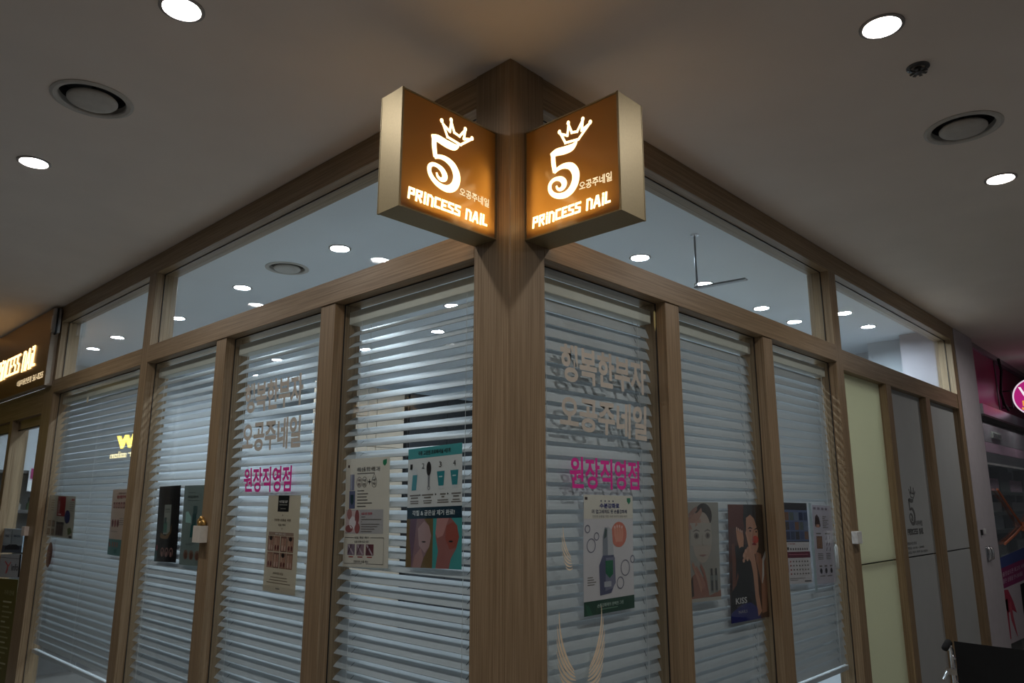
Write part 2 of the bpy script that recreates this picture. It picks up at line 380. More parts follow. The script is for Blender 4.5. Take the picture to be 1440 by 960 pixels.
sl_ = ['lit light in the shop nearest the left blade sign, through the upper glass', 'second lit light from the left blade sign in the long upper pane', 'lit light at the far left end of the long upper pane', 'farthest lit light in the small left upper pane', 'nearest lit light in the small left upper pane',
       'lit light with a halo under the right blade sign, through the upper glass', 'lit light just behind the hanging bar, low in the long right upper pane', 'lit light right of the hanging bar, in the long upper pane', 'last lit light in the long right upper pane', 'lit light by the post in the last upper pane on the right', 'lit light in the middle of the last upper pane on the right']
sl_ += ['lit shop light between slats left of the column, second from the top', 'lit shop light between slats at the left of the pane beside the column', 'topmost lit shop light seen through the blind left of the column',
        'lit shop light between slats just over the teal and white poster', 'lit shop light between slats over the nail serum leaflet', 'left lit shop light through the blind over the pink lettering',
        'lit shop light hidden behind the corner column', 'right lit shop light through the blind over the pink lettering']
for i, (x, y) in enumerate(lamps_shop):
    downlight(x, y, SHOPGLOW, sl_[i], 'shop ceiling lights')
VENTM = mat('vent_cover_paint', (0.5, 0.48, 0.45, 1), .5); THROAT = mat('vent_throat', (0.035, 0.035, 0.037, 1), .6)
for (x, y, r), l in zip(vents, ['round air vent with dark ring on the upper left ceiling', 'round air vent with dark ring on the right ceiling', 'round air vent inside the shop, through the long left upper pane']):
    o = empty('ceiling_vent', l, 'vent', 'round ceiling vents'); o.location = (x, y, CEIL)
    MB().lathe((0, 0, 0), [(r+.022, 0), (r+.022, -.003), (r+.012, -.006), (r, -.004), (r-.003, 0), (r-.003, .02), (r+.001, .02), (r+.001, 0)], 48).build('flange', VENTM, o)
    MB().lathe((0, 0, 0), [(r-.003, .02), (r-.003, .06), (0, .06)], 48).build('throat', THROAT, o)
    MB().lathe((0, 0, 0), [(0, .003), (r*.70, .003), (r*.74, -.001), (r*.74, -.006), (r*.70, -.011), (r*.5, -.014), (0, -.015)], 48).build('disc', VENTM, o, smooth=True)
    MB().lathe((0, 0, 0), [(.008, .059), (.008, -.002)], 10).build('stem', THROAT, o)
o = empty('smoke_detector', 'small dark sprinkler head on the ceiling at the upper right', 'sprinkler'); o.location = (.939, -.917, CEIL)
SPR = mat('dark_nickel', (.1, .1, .105, 1), .4, .6)
MB().lathe((0, 0, 0), [(.034, 0), (.034, -.004), (.022, -.007), (.022, 0)], 24).build('escutcheon', SPR, o)
MB().lathe((0, 0, 0), [(.012, -.004), (.014, -.012), (.012, -.022), (.006, -.026), (.0, -.026)], 16).build('body', SPR, o)
m = MB()
for k in range(8):
    a = k*math.pi/4; m.box((-.001, -.001, 0), (0, 0, 0)) if 0 else m.prism([(.003, -.002), (.026, -.005), (.026, .005), (.003, .002)], -.021, -.018, lambda u, v, q, a=a: (u*math.cos(a)-v*math.sin(a), u*math.sin(a)+v*math.cos(a), q))
m.build('deflector', SPR, o); o.name = 'sprinkler'

# ------------------------------------------------------------------ lit blade signs on the corner column
FACEM = translucent('gold_sign_acrylic', (.52, .34, .13, 1), .82, .07, .12)
LETTER = emit('lit_letter', (1, .70, .33, 1), 3.6)
LETTERBIG = emit('lit_big_letter', (1, .60, .22, 1), 4.2)
LETTERDIM = emit('lit_small_letter', (1, .80, .48, 1), 1.1)
LED = emit('led_strip_body', (1, .8, .5, 1), 1.0)
SIGNIN = mat('sign_inner_white', (.8, .78, .72, 1), .6, noise=0)
PN = {'P': [[(.12,1),(.12,.06),(.9,.06),(.9,.52),(.4,.52)]], 'R': [[(.12,1),(.12,.06),(.9,.06),(.86,.46),(.42,.5),(.92,1)]],
      'i': [[(.5,.34),(.5,1)], [(.5,0),(.5,.1)]], 'n': [[(.12,1),(.12,.08),(.55,.08),(.9,.25),(.9,1)]], 'C': [[(.92,.08),(.12,.08),(.12,.92),(.92,.92)]],
      'E': [[(.95,.08),(.12,.08),(.12,.92),(.95,.92)], [(.12,.5),(.75,.5)]], 'S': [[(.95,.08),(.14,.08),(.14,.44),(.9,.56),(.9,.92),(.05,.92)]],
      'A': [[(.05,1),(.45,.04),(.62,.04),(.95,1)], [(.3,.68),(.75,.68)]], 'L': [[(.12,0),(.12,.92),(.95,.92)]]}
PNW = dict(P=1, R=1.05, i=.42, n=1.05, C=.95, E=.95, S=.98, A=1.1, L=.85)
def princess_nail(mb, u0, u1, v0, v1, put, d0, d1, ar, mi=0, tk=.29):
    """chunky stencil lettering filling a (u, v) rectangle; ar = real size of one u over one v"""
    word = 'PRinCESS nAiL'; tot = sum(PNW.get(c, .62)+.12 for c in word); cw = (u1-u0)/tot; x = u0
    for c in word:
        if c == ' ': x += cw*.74; continue
        wd = PNW[c]*cw
        def P(u, v, q): return put(u, v, q)
        th = tk*cw
        for path in PN[c]:
            pts = [(x+a*wd*.86+(1-b)*.12*cw, (v0+b*(v1-v0)-0)/1) for a, b in path]
            # strokes drawn in real proportions
            pr = [(a*ar, b) for a, b in pts]
            stroke(mb, pr, th*ar, lambda a, b, q: put(a/ar, b, q), d0, d1, mi, cap=.42)
        x += wd+.12*cw
FIVE_BAR = [(.296,.318,.05),(.356,.306,.075),(.444,.318,.082),(.517,.318,.075),(.556,.300,.042),(.577,.278,.012)]
FIVE_STEM = [(.322,.29,.05),(.322,.38,.052),(.338,.478,.046)]
FIVE_BOWL = [(.330,.480,.036),(.378,.459,.042),(.442,.456,.056),(.510,.482,.074),(.550,.535,.084),(.560,.592,.086),(.542,.651,.086),(.503,.693,.080),(.447,.713,.068),(.375,.704,.056),(.319,.673,.05),(.286,.631,.046),(.281,.583,.043),(.306,.552,.040),(.353,.544,.040),(.406,.563,.056),(.436,.603,.064),(.428,.637,.056),(.394,.651,.038),(.364,.634,.026),(.353,.606,.016)]
CROWN = [[(.408,.158),(.456,.254),(.594,.270),(.708,.175)], [(.408,.158),(.478,.195),(.492,.104)], [(.492,.104),(.525,.186),(.581,.197),(.642,.115)], [(.642,.115),(.628,.203),(.708,.175)]]
DOTS = [(.392,.132),(.489,.085),(.642,.107),(.717,.163)]
def logo(mb5, mbc, put, d0, d1):
    for part in (FIVE_BAR, FIVE_STEM, FIVE_BOWL): ribbon(mb5, [(x, y, w_*.84) for x, y, w_ in part], put, d0, d1)
    for p in CROWN: stroke(mbc, p, .020, put, d0, d1)
    for x, y in DOTS: mbc.prism([(x+.016*math.cos(k*math.pi/5), y+.02*math.sin(k*math.pi/5)) for k in range(10)], d0, d1, put)
def blade_sign(label, f, t0, t1, flip, L, z0, z1):
    """box sign standing off the column: thickness runs along the front (t0..t1), it juts out L from the front face"""
    o = empty('blade_sign', label, 'sign', 'lit blade signs on the corner column')
    H = z1-z0; e = .012
    # local frame of f: h along the front, d into the shop (negative = out into the corridor)
    m = MB(f)
    for a, b in (((t0, -L, z0), (t1, -.001, z0+.004)), ((t0, -L, z1-.004), (t1, -.001, z1)), ((t0, -L, z0+.004), (t1, -L+.004, z1-.004)), ((t0, -.005, z0+.004), (t1, -.001, z1-.004))):
        m.box(a, b)
    m.build('housing', GOLDM, o)
    m = MB(f)                                         # thin edge trims of the end cap
    for t in (t0, t1): m.box((t-.0012, -L-.0012, z0-.001), (t+.0012, -L+.006, z1+.001))
    m.build('edge_trim', GOLDM, o)
    for side, t in ((0, t0+.004), (1, t1-.004)):
        MB(f).box((t-.0015, -L+.0045, z0+.0045), (t+.0015, -.0055, z1-.0045)).build('face_panel', FACEM, o)
    for side, t, sg in ((0, t0+.0025, -1), (1, t1-.0025, 1)):
        fl = flip if side == 0 else (not flip)
        put = (lambda u, v, q, t=t, sg=sg, fl=fl: f(t+sg*q, (-(1-u)*L if fl else -u*L), z1-v*H))
        a, b = MB(), MB(); logo(a, b, put, .0004, .0018)
        a.build('numeral', LETTER, o); b.build('crown', LETTER, o)
        m = MB(); add_text(m, '오공주네일', [(.592,.650),(.915,.656),(.915,.735),(.592,.722)], put, .0012, .018); m.build('hangul_lettering', LETTERDIM, o, recalc=False)
        m = MB(); princess_nail(m, .086, .905, .818, .906, put, .0004, .0018, L/H); m.build('lettering', LETTER, o)
    # LED strips inside: along the floor of the box and up the column side
    tc = (t0+t1)/2
    MB(f).box((tc-.012, -L+.03, z0+.0045), (tc+.012, -.03, z0+.009)).build('led_strip', SIGNIN, o)
    for (d, z, sx, sy, pw, dirv) in ((-L*.45, z0+.014, L*.8, .04, SIGN_STRIP, f(0, 0, 1)), (-.02, z0+H*.35, H*.5, .04, SIGN_STRIP*.45, f(0, -1, 0))):
        ld = bpy.data.lights.new('led_light', 'AREA'); ld.shape = 'RECTANGLE'; ld.size = sx; ld.size_y = sy; ld.energy = pw; ld.color = (1, .86, .66)
        lo = bpy.data.objects.new('led_light', ld); COL.objects.link(lo); lo.parent = o
        v = Vector(dirv); zax = -v; yax = Vector(f(1, 0, 0)); xax = yax.cross(zax)
        M = Matrix.Identity(4)
        for i in range(3): M[i][0] = xax[i]; M[i][1] = yax[i]; M[i][2] = zax[i]
        M.translation = Vector(f(tc, d, z)); lo.matrix_local = M
    return o
blade_sign('left lit box sign with a crowned 5 on the corner column', left, .058, .152, True, .374, 2.384, 2.738)
blade_sign('right lit box sign with a crowned 5 on the corner column', right, .065, .180, False, .360, 2.384, 2.742)

# lit sign over the shop door
o = empty('door_sign', 'long lit gold sign over the shop door at the left edge', 'sign')
DSM = mat('bronze_sign_sheet', (.30, .165, .06, 1), .32, .4, noise=.05, scale=90)
y0, y1, z0, z1, dd = 4.485, 6.42, 2.404, 2.962, -.045
MB(left).box((y0, dd, z0), (y1, .002, z1)).build('housing', mat('sign_edge_metal', (.5, .42, .34, 1), .45, .3), o)
MB(left).box((y0+.004, dd-.003, z0+.004), (y1-.004, dd-.0005, z1-.004)).build('face_panel', DSM, o)
put = lambda u, v, q: left(y1-u, dd-.003-q, z1-v)
m = MB(); princess_nail(m, .46, 1.655, .232, .388, put, .001, .006, 1.0, 0, .175); m.build('lettering', LETTERBIG, o)
lg = lambda u, v, q: put(-.02+u*.52-.05, .02+v*.50, q); a, b = MB(), MB(); logo(a, b, lg, .001, .006); a.build('numeral', LETTERBIG, o); b.build('crown', LETTERBIG, o)
m = MB(); add_text(m, '네일미용전문점', [(1.22,.455),(1.60,.455),(1.60,.50),(1.22,.50)], put, .002, .0); m.build('small_lettering', LETTERDIM, o, recalc=False)
m = MB(); add_text(m, '561-8255', [(1.635,.455),(1.885,.455),(1.885,.50),(1.635,.50)], put, .002, .0); m.build('phone_number', LETTERDIM, o, recalc=False)
# small electric box on the end of the door sign
o = empty('junction_box', 'small grey electric box with a black cable at the end of the door sign', 'box')
m = MB(left); m.box((4.441, -.052, 2.775), (4.4835, -.004, 2.955)); m.build('body', mat('grey_box', (.4, .38, .38, 1), .35, .3), o, bevel=.004)
m = MB(left); m.box((4.447, -.056, 2.80), (4.478, -.0522, 2.90)); m.build('cover', mat('pale_box_cover', (.6, .58, .58, 1), .35), o, bevel=.001)
m = MB(left); m.tube([(4.436, -.03, 2.95), (4.43, -.03, 2.90), (4.43, -.03, 2.80), (4.436, -.03, 2.765), (4.462, -.03, 2.768)], .007, 8); m.build('cable', BLACK, o, smooth=True)

# ------------------------------------------------------------------ vinyl lettering on the glass
def vinyl(f, body, quad, mt, label, d=.0512, bold=.03):
    m = MB(); put = lambda u, v, q: f(u, q, v)
    add_text(m, body, quad, put, d, bold)
    vs, fs = text_polys(body, bold)
    return tag(m.build('window_lettering', mt, recalc=False), label, 'lettering')
vinyl(left, '행복한부자', [(1.70,2.118),(1.21,2.118),(1.205,1.985),(1.685,1.985)], BEIGEV, 'beige Korean lettering, upper line on the left front glass')
vinyl(left, '오공주네일', [(1.695,1.945),(1.207,1.945),(1.203,1.815),(1.685,1.815)], BEIGEV, 'beige Korean lettering, second line on the left front glass')
vinyl(left, '원장직영점', [(1.655,1.746),(1.255,1.746),(1.253,1.643),(1.640,1.643)], PINKV, 'pink Korean lettering on the left front glass', bold=.025)
vinyl(right, '행복한부자', [(.288,2.110),(.775,2.110),(.775,1.985),(.29,1.985)], BEIGEV, 'beige Korean lettering, upper line right of the column')
vinyl(right, '오공주네일', [(.284,1.942),(.775,1.945),(.767,1.818),(.282,1.832)], BEIGEV, 'beige Korean lettering, second line right of the column')
vinyl(right, '원장직영점', [(.327,1.747),(.713,1.745),(.710,1.645),(.328,1.645)], PINKV, 'pink Korean lettering right of the column', bold=.025)
# pale feathered streaks, thin ribbons laid low on the glass right of the column
FEATH = mat('feather_streaks', (.88, .70, .50, 1), .5)
def feathers(cx, cz, s, label, n, sides):
    root = empty('feather_streaks', label, 'decal'); put = lambda u, v, q: right(u, q, v)
    for sg in sides:
        m = MB()
        for k in range(n):                           # each feather curls out from the root, then up
            t = k/(n-1); L = s*(.45+.6*t); a0 = math.radians(-20+62*t); a1 = math.radians(50+48*t); x, z = cx+sg*s*(.10+.10*t), cz-s*.5+s*.34*t; p = []
            for q in range(6):
                a = a0+(a1-a0)*q/5; p.append((x, z, s*.038*math.sin(math.pi*(.12+.86*q/5))+.0007)); x += sg*L/5*math.cos(a)*.8; z += L/5*math.sin(a)
            ribbon(m, p, put, .0512-.00045*(k % 3)-.0004, .0512-.00045*(k % 3))
        m.build('wing', FEATH, root)
    return root
feathers(.372, 1.140, .19, 'pale spread-wing streaks low on the glass right of the column', 8, (-1, 1))
feathers(.345, 1.455, .10, 'small pale wing-like streaks beside the serum poster', 6, (-1,))

# ------------------------------------------------------------------ posters (flat prints behind the glass)
class Poster:
    def __init__(s, name, label, f, quad, bow=.0012, base=.0655, paper=(226, 216, 200), cat='poster', thick=.0006):
        s.f = f; s.q = quad; s.bow = bow; s.base = base; s.layers = []; s.cols = []; s.mb = MB()
        s.root = empty(name, label, cat)
        m = MB(); s.grid(m, 0, 0, 1, 1, 0, 0); m2 = MB(); s.grid(m2, 0, 0, 1, 1, -thick/.0003, 0)
        m.v += m2.v; n = len(m2.v); m.f += [tuple(i+n for i in f_)[::-1] for f_ in m2.f]; m.mi += m2.mi
        m.build('sheet', ink(*paper), s.root, recalc=False)
    def P(s, u, v, layer):
        a, b, c, e = s.q
        h = (a[0]*(1-u)+b[0]*u)*(1-v)+(e[0]*(1-u)+c[0]*u)*v; z = (a[1]*(1-u)+b[1]*u)*(1-v)+(e[1]*(1-u)+c[1]*u)*v
        d = s.base-s.bow*(math.sin(u*math.pi)+.5*math.sin(v*math.pi*2+1))-layer*.0003
        return s.f(h, d, z)
    def grid(s, m, u0, v0, u1, v1, layer, mi):
        nu = max(1, int(abs(u1-u0)*8+.5)); nv = max(1, int(abs(v1-v0)*8+.5))
        n = m.pts([s.P(u0+(u1-u0)*i/nu, v0+(v1-v0)*j/nv, layer) for j in range(nv+1) for i in range(nu+1)])
        m.idx(n, [(j*(nu+1)+i, j*(nu+1)+i+1, (j+1)*(nu+1)+i+1, (j+1)*(nu+1)+i) for j in range(nv) for i in range(nu)], mi)
    def c(s, col):
        if col not in s.cols: s.cols.append(col)
        return s.cols.index(col)
    def rect(s, u0, v0, u1, v1, col, layer=1): s.grid(s.mb, u0, v0, u1, v1, layer, s.c(col)); return s
    def poly(s, pts, col, layer=2):
        cx = sum(p[0] for p in pts)/len(pts); cy = sum(p[1] for p in pts)/len(pts)
        n = s.mb.pts([s.P(u, v, layer) for u, v in pts]); s.mb.idx(n, [tuple(range(len(pts)))], s.c(col)); return s
    def ell(s, cx, cy, rx, ry, col, layer=2, n=16, a0=0, rot=0):
        pts = []
        for k in range(n):
            a = 2*math.pi*k/n; x, y = rx*math.cos(a), ry*math.sin(a); pts.append((cx+x*math.cos(rot)-y*math.sin(rot), cy+x*math.sin(rot)+y*math.cos(rot)))
        return s.poly(pts, col, layer)
    def ring(s, cx, cy, rx, ry, col, wd=.012, layer=2, n=20):
        for k in range(n):
            a, b = 2*math.pi*k/n, 2*math.pi*(k+1)/n
            s.poly([(cx+rx*math.cos(a), cy+ry*math.sin(a)), (cx+rx*math.cos(b), cy+ry*math.sin(b)), (cx+(rx-wd)*math.cos(b), cy+(ry-wd*.7)*math.sin(b)), (cx+(rx-wd)*math.cos(a), cy+(ry-wd*.7)*math.sin(a))], col, layer)
        return s
    def line(s, pts, wd, col, layer=3):
        for (x0, y0), (x1, y1) in zip(pts[:-1], pts[1:]):
            L = math.hypot(x1-x0, y1-y0) or 1; nx, ny = -(y1-y0)/L*wd/2, (x1-x0)/L*wd/2
            s.poly([(x0+nx, y0+ny), (x1+nx, y1+ny), (x1-nx, y1-ny), (x0-nx, y0-ny)], col, layer)
        return s
    def limb(s, pts, col, layer=2):
        """tapered shape along (u, v, width) points"""
        Lf, Rg = [], []
        for i, (x, y, wd) in enumerate(pts):
            a = pts[max(i-1, 0)]; b = pts[min(i+1, len(pts)-1)]; L = math.hypot(b[0]-a[0], b[1]-a[1]) or 1
            nx, ny = -(b[1]-a[1])/L*wd/2, (b[0]-a[0])/L*wd/2; Lf.append((x+nx, y+ny)); Rg.append((x-nx, y-ny))
        for i in range(len(pts)-1): s.poly([Lf[i], Lf[i+1], Rg[i+1], Rg[i]], col, layer)
        return s
    def text(s, body, u0, v0, u1, v1, col, bold=.0, layer=4):
        add_text(s.mb, body, [(u0, v0), (u1, v0), (u1, v1), (u0, v1)], lambda u, v, q: s.P(u, v, q), layer, bold, s.c(col)); return s
    def done(s):
        o = s.mb.build('print', [ink(*c) for c in s.cols], s.root, recalc=False); return s.root
DK, GR, SK, SK2, RD = (40, 36, 36), (120, 112, 104), (196, 140, 118), (158, 100, 84), (170, 60, 60)
# nail serum leaflet
p = Poster('poster', 'cream leaflet with a grey serum bottle, left of the foot-care poster', left, [(.897,1.757),(.636,1.757),(.624,1.387),(.889,1.378)])
p.text('네일 손톱 영양 세럼 그린', .28, .085, .80, .125, DK, .015); p.rect(.05,.06,.09,.085,(60,30,30)).poly([(.86,.03),(.94,.02),(.94,.06),(.90,.085),(.86,.065)],(40,130,90))
p.rect(.28,.14,.68,.15,GR)
p.rect(.115,.15,.215,.30,(128,128,150)).rect(.13,.15,.16,.30,(170,170,186),2).rect(.10,.305,.24,.47,(96,100,132)).poly([(.135,.34),(.205,.34),(.205,.41),(.17,.44),(.135,.41)],(30,60,66),3)
for x in (.335, .455): p.ring(x, .225, .065, .05, GR, .008)
p.ring(.675, .23, .06, .05, GR, .008).poly([(.63,.20),(.675,.145),(.72,.20)], (226,216,200), 2).line([(.63,.2),(.675,.15),(.72,.2)], .008, GR).line([(.54,.225),(.6,.225)], .012, DK).line([(.57,.20),(.57,.25)], .012, DK)
for x, a, b in ((.335,'수분','영양'),(.455,'수분','보호'),(.675,'수분','막')): p.text(a,x-.035,.195,x+.035,.222,DK,.02).text(b,x-.035,.232,x+.035,.258,DK,.02)
for k, w_ in enumerate((.16, .25, .22, .24, .34, .2)): p.rect(.29,.30+.029*k,.29+w_,.311+.029*k,GR)
p.rect(.03,.48,.88,.70,(186,180,178)).rect(.03,.49,.36,.69,(214,188,186),2).ell(.12,.52,.06,.05,(176,120,116),3).ell(.30,.55,.05,.07,(150,84,84),3).ell(.12,.655,.09,.035,(150,84,84),3).ell(.31,.65,.06,.05,(160,90,88),3).ell(.20,.60,.08,.06,(232,220,220),3)
p.text('손톱 보호 영양제', .40,.505,.64,.53,(190,70,90),.02)
for k, w_ in enumerate((.09,.44,.02,.4,.36,.3,.24)): p.rect(.40,.545+.022*k,.40+w_,.552+.022*k,GR,3)
p.text('네일 영양 케어', .26,.725,.58,.745,DK,.01).text('손톱 강화 비교 사진', .26,.762,.58,.782,DK,.01)
for k, c_ in enumerate(((130,110,124),(150,120,128),(110,56,64))):
    x = .10+.21*k; p.rect(x,.795,x+.17,.895,c_); p.line([(x+.02,.80),(x+.15,.89)],.02,(190,170,176)).line([(x+.09,.80),(x+.02,.88)],.015,(84,50,60)).rect(x+.03,.905,x+.14,.915,RD)
p.text('전문가의 손톱 케어', .26,.94,.58,.962,DK,.01); p.line([(.03,.735),(.24,.735)],.005,GR).line([(.62,.735),(.9,.735),(.9,.97),(.03,.97),(.03,.735)],.005,GR); p.done()
# foot care poster
p = Poster('poster', 'teal and white foot-care poster with steps 1 to 4, two heels and a navy band', left, [(.534,1.776),(.268,1.785),(.262,1.404),(.532,1.396)], paper=(222,220,216))
TEAL = (72, 158, 158)
p.rect(0,0,1,.09,TEAL).text('각질 고민엔 프로페셔널 4단계', .20,.028,.80,.066,DK,.02)
for k, (n_, x) in enumerate((('1',.05),('2',.28),('3',.60),('4',.85))): p.text(n_, x, .135, x+.045, .18, DK, .0)
p.rect(.10,.17,.19,.23,(214,214,214),2).poly([(.10,.23),(.19,.23),(.17,.36),(.08,.36)],(70,150,160),2).ell(.41,.185,.045,.06,DK,3).poly([(.39,.24),(.43,.24),(.425,.34),(.395,.34)],(130,130,134),2).ring(.41,.345,.025,.02,(130,130,134),.01)
for x in (.56,.80): p.poly([(x,.215),(x+.14,.215),(x+.12,.335),(x+.03,.335)],(44,136,142),2).rect(x+.03,.335,x+.12,.36,(214,216,214),2).rect(x+.04,.255,x+.10,.265,(200,226,226),3)
for x, ws in ((.04,(.18,.14,.16,.15)),(.29,(.21,.13,.16,.14)),(.57,(.1,.05,.19,.2)),(.80,(.16,.1,.12,.17))):
    for k, w_ in enumerate(ws): p.rect(x+.1-w_/2,(.398,.42,.448,.466)[k],x+.1+w_/2,(.410,.432,.457,.475)[k],GR,2)
for x in (.235,.53,.745): p.poly([(x,.393),(x+.028,.403),(x,.413)],DK,2)
p.rect(0,.505,1,.60,(22,52,66)).text('각질 & 굳은살 제거 완료!', .11,.53,.88,.575,(228,232,230),.02)
p.rect(0,.60,.5,1,(122,98,62)).rect(.5,.60,1,1,(72,160,156))
p.poly([(.07,.60),(.33,.60),(.43,.66),(.475,.74),(.44,.83),(.34,.92),(.29,1),(.11,1),(.10,.88),(.06,.75)],(150,116,120),2)
p.poly([(.22,.68),(.34,.62),(.43,.66),(.475,.74),(.44,.83),(.36,.88),(.25,.82)],(182,148,146),3).poly([(.07,.60),(.20,.60),(.16,.80),(.12,1),(.10,.88),(.06,.75)],(118,92,108),3).ell(.34,.79,.04,.006,DK,4).poly([(.29,.84),(.34,.92),(.29,1),(.14,1),(.18,.9)],(176,134,128),4)
p.poly([(.57,.60),(.82,.60),(.92,.66),(.955,.75),(.91,.84),(.82,.92),(.79,1),(.56,1),(.60,.86),(.55,.74)],(164,104,98),2)
p.poly([(.74,.66),(.85,.63),(.92,.66),(.955,.75),(.91,.83),(.80,.85),(.72,.76)],(164,84,70),3).poly([(.57,.60),(.78,.60),(.68,.74),(.58,.76),(.55,.72)],(196,140,134),3).ell(.82,.785,.035,.007,DK,4); p.done()
# hanging cream banner with nail photos
p = Poster('poster', 'narrow cream poster with a black square and eight nail photos, under the pink lettering', left, [(1.450,1.629),(1.198,1.628),(1.200,1.253),(1.447,1.254)], paper=(222,206,180))
p.rect(.33,.0,.67,.17,(24,22,22)).text('네일샵',.37,.05,.63,.078,(214,206,196),.02).rect(.38,.095,.62,.102,(170,160,150),2).rect(.42,.135,.58,.141,(170,160,150),2)
p.text('건강한 손톱을 위한',.24,.245,.76,.27,(96,80,64),.015).text('네일 케어',.38,.295,.60,.32,(96,80,64),.015).rect(.49,.20,.51,.215,(140,120,100)).rect(.49,.34,.51,.355,(140,120,100))
p.rect(.08,.385,.86,.42,(168,140,122)).text('케어 전후 사진',.3,.392,.62,.414,(236,226,214),.01)
for r_ in range(2):
    for k in range(4):
        x0 = .07+.20*k+.01*(k > 1); y0_ = .425+.17*r_
        p.rect(x0,y0_,x0+.19,y0_+.16,((150,110,92),(168,124,104),(132,94,82),(156,118,98))[(k+r_) % 4])
        p.limb([(x0+.06,y0_+.02,.06),(x0+.06,y0_+.09,.075),(x0+.06,y0_+.15,.06)],(196,154,130),2).limb([(x0+.14,y0_+.02,.06),(x0+.14,y0_+.09,.07),(x0+.14,y0_+.15,.06)],(182,136,114),2)
        p.ell(x0+.06,y0_+.12,.022,.028,(110,48,52) if (k+r_) % 2 else (214,176,160),3).ell(x0+.14,y0_+.12,.022,.028,(96,40,48) if (k+r_) % 2 else (206,166,150),3)
        if (k+r_) % 3 == 0: p.ell(x0+.1,y0_+.025,.05,.022,(52,40,38),4)
p.text('프리미엄 네일',.30,.795,.62,.82,(96,80,64),.015)
for k, w_ in enumerate((.52,.56,.74)): p.rect(.48-w_/2,.845+.028*k,.48+w_/2,.853+.028*k,(140,120,100))
p.rect(0,.94,1,1,(206,190,166)).rect(.42,.955,.54,.965,GR,2); p.done()
# black nail care poster + its grey neighbour
p = Poster('poster', 'black poster with a pale bottle and three nail tips, left of the white holder', left, [(2.580,1.680),(2.322,1.684),(2.298,1.316),(2.560,1.309)], paper=(26,24,26))
p.rect(.33,.25,.64,.64,(148,150,140)).rect(.33,.48,.50,.62,(74,120,104),2).rect(.36,.42,.46,.50,(58,84,84),3).text('네일',.38,.30,.58,.325,(60,70,66),.01).rect(.38,.345,.6,.352,(60,70,66),2)
p.poly([(.22,.62),(.44,.665),(.64,.60),(.72,.50),(.70,.62),(.56,.70),(.30,.70),(.20,.68)],(126,98,66),3).rect(.25,.15,.75,.156,(60,56,56))
for x in (.36,.56,.76): p.ell(x,.875,.085,.062,(150,112,104),2).ell(x,.885,.055,.055,(52,34,36),3).ell(x,.90,.03,.035,(170,128,118),4)
p.poly([(0,.87),(.10,.80),(.12,.92),(.06,1),(0,1)],(60,96,96),2).ell(.09,.82,.04,.04,(150,70,80),3); p.done()
p = Poster('poster', 'pale grey-green poster with a dark green tube, right of the black poster', left, [(2.275,1.681),(2.015,1.681),(2.005,1.312),(2.262,1.310)], paper=(128,140,134))
p.text('네일케어',.18,.13,.62,.16,(70,80,76),.02).rect(.2,.09,.5,.096,(90,100,96)).rect(.18,.19,.7,.195,(90,100,96)).rect(.45,.26,.62,.36,(76,98,96)).rect(.43,.36,.60,.50,(50,80,80)).poly([(.40,.50),(.60,.48),(.58,.64),(.38,.66)],(30,88,84),2)
p.poly([(.14,.34),(.24,.33),(.38,.40),(.40,.48),(.15,.47)],(168,206,196),2).rect(.22,.73,.60,.736,(80,90,86)).rect(.22,.745,.5,.751,(80,90,86))
for x in (.26,.50,.74): p.ell(x,.87,.10,.06,(134,108,94),2).ell(x+.01,.88,.06,.045,(108,72,58),3)
p.done()
# leftmost pane
p = Poster('poster', 'cream menu leaflet with a red block and a blue oval, in the leftmost pane', left, [(4.435,1.650),(3.885,1.636),(3.86,1.376),(4.425,1.382)], paper=(188,180,164))
p.rect(.36,.02,.66,.50,(150,34,44)).text('네일 메뉴',.40,.12,.46,.42,(226,200,196),.02).rect(.40,.44,.52,.47,(224,190,186),2).ell(.76,.50,.10,.16,(44,52,104),3)
for k in range(5): p.rect(.12,.12+.06*k,.24,.135+.06*k,GR).rect(.80,.14+.05*k,.96,.155+.05*k,GR)
for x, y in ((.06,.62),(.22,.62),(.06,.82),(.22,.82)): p.rect(x,y,x+.11,y+.15,(116,98,86)).rect(x+.02,y+.03,x+.08,y+.11,(148,126,106),2)
p.rect(.38,.64,.66,.96,(120,110,106)).rect(.38,.64,.66,.70,(70,64,66),2)
for k in range(3): p.rect(.41+.08*k,.72,.46+.08*k,.94,(92,72,70),3)
p.rect(.86,.06,.96,.11,RD).poly([(.80,.78),(.90,.74),(.97,.86),(.84,.93)],(96,110,70)).rect(.88,.94,.97,.99,(40,36,36),2); p.done()
p = Poster('poster', 'peach leaflet with nail photos and a teal foot, at the right of the leftmost pane', left, [(3.245,1.672),(2.995,1.674),(2.985,1.310),(3.225,1.312)], paper=(204,178,160))
p.text('네일아트',.40,.05,.86,.075,(120,80,70),.02).text('원컬러',.30,.095,.84,.14,(176,84,84),.03)
for k in range(5): p.rect(.12+.15*k,.20,.23+.15*k,.29,((120,66,66),(150,90,86))[k % 2]).ell(.175+.15*k,.25,.03,.03,(206,160,144),2)
for k in range(3): p.ell(.16+.17*k,.52,.06,.06,((112,50,58),(150,80,82),(120,60,66))[k],2)
for k in range(4): p.rect(.58,.44+.03*k,.88,.448+.03*k,GR)
p.rect(.1,.64,.5,.648,GR).rect(0,.76,1,1,(88,132,128))
for k in range(3): p.limb([(.30+.14*k,.80,.05),(.30+.14*k,.85,.06),(.30+.14*k,.88,.03)],(170,96,80),2)
p.limb([(.05,.80,.03),(.10,.86,.05),(.16,.85,.03)],(170,90,74),2).poly([(.40,.92),(.56,.90),(.60,.95),(.46,.97)],(40,104,100),2); p.done()
